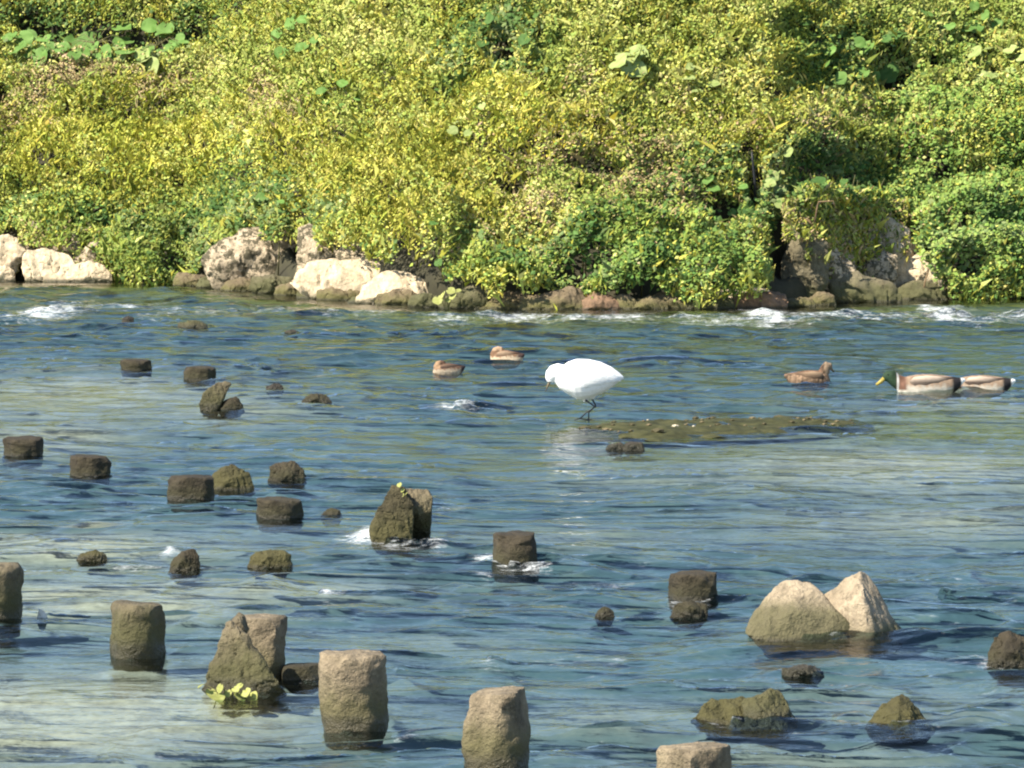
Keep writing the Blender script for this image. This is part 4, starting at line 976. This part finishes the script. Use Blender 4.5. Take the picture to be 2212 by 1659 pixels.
BP = [
 ('big-leaved plant at the top left corner of the bank', 60, 70, 11, .34, 'green', 80, 60), ('broad-leaved dark plant at the top left with leaves against a black gap', 200, 40, 12, .32, 'green', 110, 50),
 ('row of round green leaves below the black gap at the top left', 200, 104, 10, .30, 'green', 150, 16), ('broad-leaved green plant at the top, right of the black gap', 340, 45, 14, .30, 'green', 90, 55),
 ('pair of big pale leaves, lower right of the top-left leafy patch', 300, 116, 4, .33, 'pale', 50, 14), ('yellow-green broad leaves at the top left third of the bank', 640, 55, 6, .24, 'green', 60, 45),
 ('dark broad-leaved plant at the top middle', 1090, 60, 8, .20, 'dark', 60, 50), ('two large pale yellow leaves standing out right of the top middle', 1345, 112, 5, .38, 'pale', 45, 36),
 ('broad green leaves left of the dark gap at the upper right', 1840, 110, 8, .25, 'green', 70, 50), ('hanging dark leaf cluster at the dark gap on the upper right', 1930, 80, 5, .26, 'dark', 40, 30),
 ('big green leaves at the top right corner', 2080, 25, 9, .25, 'green', 110, 30), ('pale round leaves at the right edge of the upper bank', 2150, 130, 7, .22, 'pale', 60, 60),
 ('broad leaves beside the dark upright hollow', 1560, 385, 7, .17, 'green', 60, 40), ('glossy broad leaves right of the dark upright hollow', 1680, 375, 7, .17, 'pale', 45, 45),
 ('dark broad leaves above the weedy rock face', 1820, 395, 9, .18, 'dark', 80, 40), ('pale leaf cluster in the middle of the slope', 1010, 260, 5, .16, 'pale', 50, 30),
 ('broad green leaves inside the dark bush over the mottled boulder', 590, 460, 7, .17, 'green', 50, 40), ('grey-green broad leaves at the upper middle left', 740, 190, 5, .17, 'green', 60, 30),
 ('lone pale leaf pair above the golden flower clump', 1500, 165, 4, .17, 'pale', 40, 25), ('broad dark leaves at the foot of the yellow mound', 960, 545, 6, .15, 'dark', 60, 30)]
for i, (lab, px, py, nl, sz_, tone, sx_, sy_) in enumerate(BP):
    x, t = px_to_bank(px, py, .55); base = Vector(bank_pt(np.array([x]), np.array([t]), np.array([.08]))[0])
    r = np.random.default_rng(600 + i); spots = []
    for k in range(nl):
        ang = 2 * math.pi * (k + r.uniform(-.3, .3)) / nl; rr_ = r.uniform(.45, 1)
        dx = rr_ * math.cos(ang) * sx_ * 57 / FX; dt = rr_ * math.sin(ang) * sy_ * 57 / FX / SA
        h, _ = canopy(np.array([x + dx]), np.array([t + dt]))
        spots.append(Vector(bank_pt(np.array([x + dx]), np.array([t + dt]), h + r.uniform(.02, .1))[0]) - base)
    leaf_plant('broadleaf_plant', lab, base, spots, sz_, tone, 700 + i, 'broad-leaved plants on the bank')

# yellow waterside plants
Yp = ground(485, 1508)[1]; b0 = Vector(at_y(490, 1500, Yp - .02)); b0.z = -.02
sp = [Vector(at_y(px, py, Yp - .03 + .02 * (k % 2))) - b0 for k, (px, py) in enumerate([(440, 1478), (455, 1490), (478, 1480), (492, 1492), (505, 1486), (515, 1498), (530, 1490), (540, 1502), (470, 1500), (522, 1478)])]
leaf_plant('water_weed', 'yellow-green leafy weed at the foot of the leaning rock and third front post', b0, sp, .055, 'yellow', 801, None, .003)
Yp = float(shore(ground(965, 640)[0])) - .5; b0 = Vector(at_y(965, 668, Yp)); b0.z = -.03
sp = [Vector(at_y(px, py, Yp)) - b0 for px, py in [(945, 642), (958, 632), (968, 626), (978, 636), (966, 644), (985, 628)]]
leaf_plant('water_weed', 'bright yellow leafy sprig left of the grey shore boulder', b0, sp, .13, 'yellow', 802, None, .006)
Yp = ground(850, 1178)[1] + .1; b0 = Vector(at_y(868, 1062, Yp))
sp = [Vector(at_y(px, py, Yp - .04)) - b0 for px, py in [(862, 1044), (872, 1056), (878, 1064), (868, 1066)]]
leaf_plant('sprig', 'yellow-green sprig growing on top of the broken leaning post', b0, sp, .035, 'yellow', 803, None, .003)
# dry twigs by the weedy rock face
for k, (lab, pts) in enumerate([('orange-brown dry stalk bent over the top of the weedy rock face', [(1760, 480), (1765, 450), (1768, 436), (1800, 434), (1806, 455)]),
                                ('dark upright dead stem standing in the black hollow on the bank', [(1632, 428), (1630, 390), (1626, 350), (1624, 328)]),
                                ('thin yellow stalk rising from the water under the bright green bush', [(1992, 648), (1998, 610), (2008, 575)])]):
    Yt = float(shore(ground(pts[0][0], 640)[0])) + [.35, 1.75, -.1][k]
    P3 = [Vector(at_y(a_, b2, Yt)) for a_, b2 in pts]
    o = obj('dry_stalk', tube_mesh('dry_stalk', [p_ - P3[0] for p_ in P3], [[.012, .02, .012][k] * (1 - .12 * j) for j in range(len(P3))], 6), M_TWIG if k != 1 else M_LEGS)
    o.location = P3[0]; tag(o, lab, 'stalk')

# ------------------------------------------------------------------ birds
def loft(stations, seg=20):
    """stations: (x, z, half width y, half height) along a path in the x-z plane; returns verts, faces (triangle fans closed)"""
    V, F = [], []; n = len(stations)
    for i, (x, z, ry, rz) in enumerate(stations):
        x0, z0 = stations[max(i - 1, 0)][:2]; x1, z1 = stations[min(i + 1, n - 1)][:2]
        d = Vector((x1 - x0, 0, z1 - z0)).normalized(); u = Vector((-d.z, 0, d.x))
        for j in range(seg):
            a = 2 * math.pi * j / seg
            V.append(Vector((x, 0, z)) + u * (rz * math.sin(a)) + Vector((0, ry * math.cos(a), 0)))
    for i in range(n - 1):
        for j in range(seg): F.append((i * seg + j, i * seg + (j + 1) % seg, (i + 1) * seg + (j + 1) % seg, (i + 1) * seg + j))
    F.append(tuple(range(seg))[::-1]); F.append(tuple((n - 1) * seg + j for j in range(seg)))
    return V, F

def fuse(name, lofts, voxel, smooth_it=6):
    V, F = [], []
    for v, f in lofts:
        k = len(V); V += v; F += [tuple(i + k for i in q) for q in f]
    me = bpy.data.meshes.new(name); me.from_pydata([v[:] for v in V], [], F)
    tmp = bpy.data.objects.new('tmp', me); col.objects.link(tmp)
    bm = bmesh.new(); bm.from_mesh(me); bmesh.ops.recalc_face_normals(bm, faces=bm.faces); bm.to_mesh(me); bm.free()
    m = tmp.modifiers.new('r', 'REMESH'); m.mode = 'VOXEL'; m.voxel_size = voxel
    s = tmp.modifiers.new('s', 'SMOOTH'); s.iterations = smooth_it; s.factor = .5
    dg = bpy.context.evaluated_depsgraph_get(); dg.update()
    out = bpy.data.meshes.new_from_object(tmp.evaluated_get(dg)); out.name = name
    bpy.data.objects.remove(tmp); out.polygons.foreach_set('use_smooth', [True] * len(out.polygons))
    return out

def paint(me, fn):
    n = len(me.vertices); co = np.empty(n * 3); me.vertices.foreach_get('co', co); co = co.reshape(-1, 3)
    c = np.ones((n, 4), dtype=np.float32); c[:, :3] = fn(co)
    a = me.color_attributes.new('tint', 'FLOAT_COLOR', 'POINT'); a.data.foreach_set('color', c.ravel())

def ball(name, loc, r_, mat, parent, s=(1, 1, 1)):
    v, f = ico(2); o = obj(name, mesh_arrays(name, v * r_ * np.array(s), f, smooth=True), mat, parent); o.location = loc; return o

def patch(name, base, pts, col_, mat, parent, th=.006):
    """a wing or feather panel: outline on both flanks laid over the body"""
    return None

# --- egret: pixel outline turned into metres at its own distance
EY = ground(1262, 912, .0)[1]
es = FX / EY
def ep(px, py): return ((px - 1262) / es, (906 - py) / es)
def est(L_): return [(*ep(px, py), w / es, h / es) for px, py, h, w in L_]
egr = thing('egret', 'white egret standing hunched on the gravel bar with its neck tucked in', 'egret', (*ground(1262, 912)[:2], .025))
body = fuse('body', [
    loft(est([(1347, 817, 3, 4), (1338, 815, 9, 10), (1322, 815, 22, 19), (1300, 816, 34, 27), (1275, 818, 42, 33), (1252, 820, 45, 36), (1236, 823, 42, 34), (1224, 827, 34, 28), (1213, 833, 21, 18), (1208, 837, 9, 9)])),
    loft(est([(1236, 832, 22, 20), (1222, 826, 20, 18), (1216, 814, 22, 17), (1211, 807, 21, 16), (1205, 805, 20, 16), (1198, 807, 19, 14), (1192, 812, 16, 12), (1189, 819, 12, 9), (1188, 826, 7, 6)])),
    loft(est([(1272, 840, 12, 12), (1269, 855, 10, 9), (1265, 864, 6, 6), (1262, 869, 3, 4)])),
    loft(est([(1285, 842, 10, 10), (1279, 854, 9, 8), (1276, 862, 5, 5)])),
], .0065, 4)
paint(body, lambda c: np.tile([.82, .82, .80], (len(c), 1))); o = obj('body', body, M_EGRET, egr)
def wing(side):
    V, F = loft(est([(1232, 812, 5, 3), (1242, 814, 18, 5), (1265, 815, 24, 6), (1295, 816, 17, 5), (1325, 819, 8, 3), (1342, 821, 2, 2)]), 12)
    prof = {0: .85, 1: .92, 2: .96, 3: .80, 4: .48, 5: .2}
    V = [Vector((v.x, v.y + side * 31 / es * prof[i // 12], v.z)) for i, v in enumerate(V)]
    me = bpy.data.meshes.new('wing'); me.from_pydata([v[:] for v in V], [], F); me.polygons.foreach_set('use_smooth', [True] * len(F)); paint(me, lambda c: np.tile([.80, .80, .78], (len(c), 1))); return me
for s in (-1, 1): obj('wing', wing(s), M_EGRET, egr)
for k in range(2):
    x0, z0 = ep(1288 + k * 9, 838 - k * 3); x1, z1 = ep(1300 + k * 11, 852 - k * 5)
    pm_ = tube_mesh('plume', [(x0, -.03 + .015 * k, z0 + .02), ((x0 + x1) / 2, -.03 + .015 * k, (z0 + z1) / 2), (x1, -.03 + .015 * k, z1)], [.012, .008, .002], 6); paint(pm_, lambda c: np.tile([.8, .8, .78], (len(c), 1))); obj('plume', pm_, M_EGRET, egr)
bx0, bz0 = ep(1189, 820); bx1, bz1 = ep(1178, 846)
obj('bill', tube_mesh('bill', [(bx0, 0, bz0), ((bx0 + bx1) / 2, 0, (bz0 + bz1) / 2), (bx1, 0, bz1)], [.013, .009, .002], 8), M_BILL_G, egr)
for s in (-1, 1):
    ex, ez = ep(1189, 810); ball('eye', (ex, s * .036, ez), .006, M_EYE, egr)
for k, (pts, yy) in enumerate([([(1264, 864), (1286, 879), (1268, 890), (1253, 904)], -.03), ([(1277, 858), (1287, 878), (1272, 892), (1272, 907)], .04)]):
    q = [ep(*p_) for p_ in pts]
    lg = obj('leg', tube_mesh('leg', [(a_, yy, b2) for a_, b2 in q], [.008, .007, .0055, .005], 7), M_LEGS, egr)
    fx_, fz_ = q[-1]
    for ang in (150, 180, 210, 10):
        obj('toe', tube_mesh('toe', [(fx_, yy, fz_), (fx_ + .05 * math.cos(math.radians(ang)), yy + .05 * math.sin(math.radians(ang)), fz_ - .012)], [.005, .003], 5), M_LEGS, lg)

# --- ducks
def S(x, a, b_): return np.clip((x - a) / (b_ - a), 0, 1)[:, None]
def duck(label, px, py, length, face, kind, rz=0., tuck=False, dab=False):
    x, y, _ = ground(px, py)
    th = thing('duck', label, 'duck', (x, y + .08, -.01), 'ducks on the river', rz + (math.pi if face > 0 else 0))
    k = length / .55
    zs_ = (2.05 if kind == 'cream' else 1.7) if tuck else (1.55 if kind == 'brown' else 1.35)
    B = lambda L_: [(a * k, b_ * k * zs_, c * k * (1.2 if tuck else 1.05), d * k * zs_) for a, b_, c, d in L_]
    lofts = [loft(B([(.27, .075, .008, .006), (.245, .07, .03, .016), (.20, .055, .055, .036), (.13, .04, .082, .058), (.04, .034, .094, .070), (-.06, .034, .092, .068), (-.13, .036, .075, .058), (-.175, .042, .05, .042), (-.195, .045, .025, .02)]))]
    if tuck:
        lofts.append(loft(B([(-.12, .06, .05, .045), (-.135, .080, .042, .036), (-.12, .096, .036, .031), (-.09, .102, .033, .028), (-.05, .100, .028, .024), (-.02, .096, .014, .012)])))
        hx, hz = -.09, .102
    elif dab:
        lofts.append(loft(B([(-.13, .03, .05, .045), (-.18, .01, .042, .04), (-.22, -.03, .034, .034), (-.24, -.07, .03, .03)])))
        hx, hz = -.24, -.07
    elif kind == 'drake':
        lofts.append(loft(B([(-.13, .045, .055, .045), (-.18, .058, .042, .038), (-.215, .075, .035, .034), (-.24, .092, .033, .035), (-.262, .092, .029, .030), (-.28, .082, .02, .021), (-.29, .075, .012, .012)])))
        hx, hz = -.255, .094
    else:
        lofts.append(loft(B([(-.10, .05, .05, .045), (-.135, .085, .038, .036), (-.155, .115, .034, .034), (-.17, .128, .033, .034), (-.19, .124, .029, .029), (-.207, .112, .018, .018)])))
        hx, hz = -.178, .126
    me = fuse('body', lofts, .0075 * k, 3)
    def colour(c):
        c = c / k; c = c / np.array([1, 1, zs_]); n = len(c); x_, y_, z_ = c[:, 0], c[:, 1], c[:, 2]
        nz = vn3(c, 60, 3)[:, None]
        if kind == 'drake':
            o_ = np.tile([.46, .42, .35], (n, 1))
            o_ = o_ + (np.array([.22, .155, .105]) - o_) * S(z_ + .014 * nz[:, 0], .03, .055)                    # brown-grey back
            o_ = o_ + (np.array([.11, .055, .035]) - o_) * S(-x_, .125, .15) * S(z_, .02, .03)             # chestnut breast
            o_ = o_ + (np.array([.015, .013, .014]) - o_) * S(x_, .165, .185) * (1 - S(x_, .235, .245))             # black rump
            o_ = o_ + (np.array([.82, .80, .76]) - o_) * S(x_, .232, .245)                         # white tail
            if not dab:
                o_ = o_ + (np.array([.45, .45, .42]) - o_) * S(-x_, .188, .194) * (1 - S(-x_, .20, .206))
                o_ = o_ + (np.array([.02, .04, .02]) - o_) * S(-x_, .203, .208)
        elif kind == 'cream':
            o_ = np.tile([.44, .35, .24], (n, 1))
            o_ = o_ + (np.array([.15, .085, .048]) - o_) * S(z_ + .014 * nz[:, 0], .05, .066)
            o_ = o_ + (np.array([.30, .20, .125]) - o_) * S(z_, .095, .105) * S(-x_, .03, .05)
            o_ = o_ + (np.array([.05, .03, .025]) - o_) * S(x_, .15, .2) * S(z_, .05, .06)
        elif kind == 'pied':
            o_ = np.tile([.34, .27, .19], (n, 1))
            o_ = o_ + (np.array([.10, .055, .035]) - o_) * S(z_ + .012 * nz[:, 0], .045, .062)
            o_ = o_ + (np.array([.26, .165, .095]) - o_) * S(-x_, .09, .12) * S(z_, .05, .07)
            o_ = o_ + (np.array([.03, .02, .02]) - o_) * S(x_, .17, .21)
        else:
            o_ = np.tile([.155, .10, .062], (n, 1)) * (1 + .6 * nz)
            o_ = o_ + (np.array([.22, .155, .10]) - o_) * S(-x_, .13, .15) * S(z_, .07, .09)
            o_ = o_ + (np.array([.15, .08, .045]) - o_) * S(z_, .075, .095) * (1 - S(-x_, .10, .12)) * .8
        return np.clip(o_ * (1 + .25 * nz), .005, 1)
    paint(me, colour)
    obj('body', me, M_FEATHER, th)
    wc = {'drake': ((.06, .042, .034), (.44, .35, .27)), 'cream': ((.08, .045, .03), (.26, .18, .115)), 'pied': ((.055, .032, .024), (.12, .075, .05)), 'brown': ((.10, .06, .038), (.27, .185, .115))}[kind]
    for s in (-1, 1):
        V, F = loft(B([(-.12, .062, .006, .008), (-.09, .066, .014, .026), (-.01, .068, .016, .032), (.07, .07, .014, .026), (.14, .075, .010, .016), (.205, .082, .004, .005)]), 12)
        yo = [.066, .076, .080, .072, .05, .02]
        V = [Vector((v.x, v.y + s * yo[i // 12] * k, v.z)) for i, v in enumerate(V)]
        wm = bpy.data.meshes.new('wing'); wm.from_pydata([v[:] for v in V], [], F); wm.polygons.foreach_set('use_smooth', [True] * len(F))
        paint(wm, lambda c: np.array(wc[0]) + (np.array(wc[1]) - np.array(wc[0])) * np.clip(S(c[:, 2] / k / zs_, .062, .09) * (1 - S(c[:, 0] / k, .06, .1)) + .2 * vn3(c, 90, 7)[:, None], 0, 1))
        obj('wing', wm, M_FEATHER, th)
    if not dab:
        bt = M_BILL_Y if kind == 'drake' else M_BILL_G
        if tuck: pts = [(hx + .03, 0, hz), (hx + .06, .0, hz - .008), (hx + .085, 0, hz - .014)]
        elif kind == 'drake': pts = [(hx - .03, 0, hz - .012), (hx - .055, 0, hz - .030), (hx - .085, 0, hz - .045)]
        else: pts = [(hx - .022, 0, hz - .008), (hx - .045, 0, hz - .022), (hx - .066, 0, hz - .034)]
        bm_ = tube_mesh('bill', [(a * k, b_ * k, c * k * zs_) for a, b_, c in pts], [.017 * k, .014 * k, .009 * k], 9); obj('bill', bm_, bt, th)
        for s in (-1, 1): ball('eye', ((hx - .008) * k, s * .029 * k, (hz + .008) * k * zs_), .0045 * k, M_EYE, th)
    return th
duck('small brown duck resting with cream flanks, left of the two behind the egret', 965, 810, .36, -1, 'pied', .25, tuck=True)
duck('round cream-sided duck with brown back, nearest to the far bank', 1091, 788, .385, -1, 'cream', -.1, tuck=True)
duck('brown mottled duck facing right with its head up', 1752, 833, .49, 1, 'brown', .15)
duck('mallard drake with green head and yellow bill swimming left', 2002, 851, .70, -1, 'drake', .04)
duck('second drake behind the green-headed one, head under water and white tail up', 2120, 848, .62, -1, 'drake', -.12, dab=True)
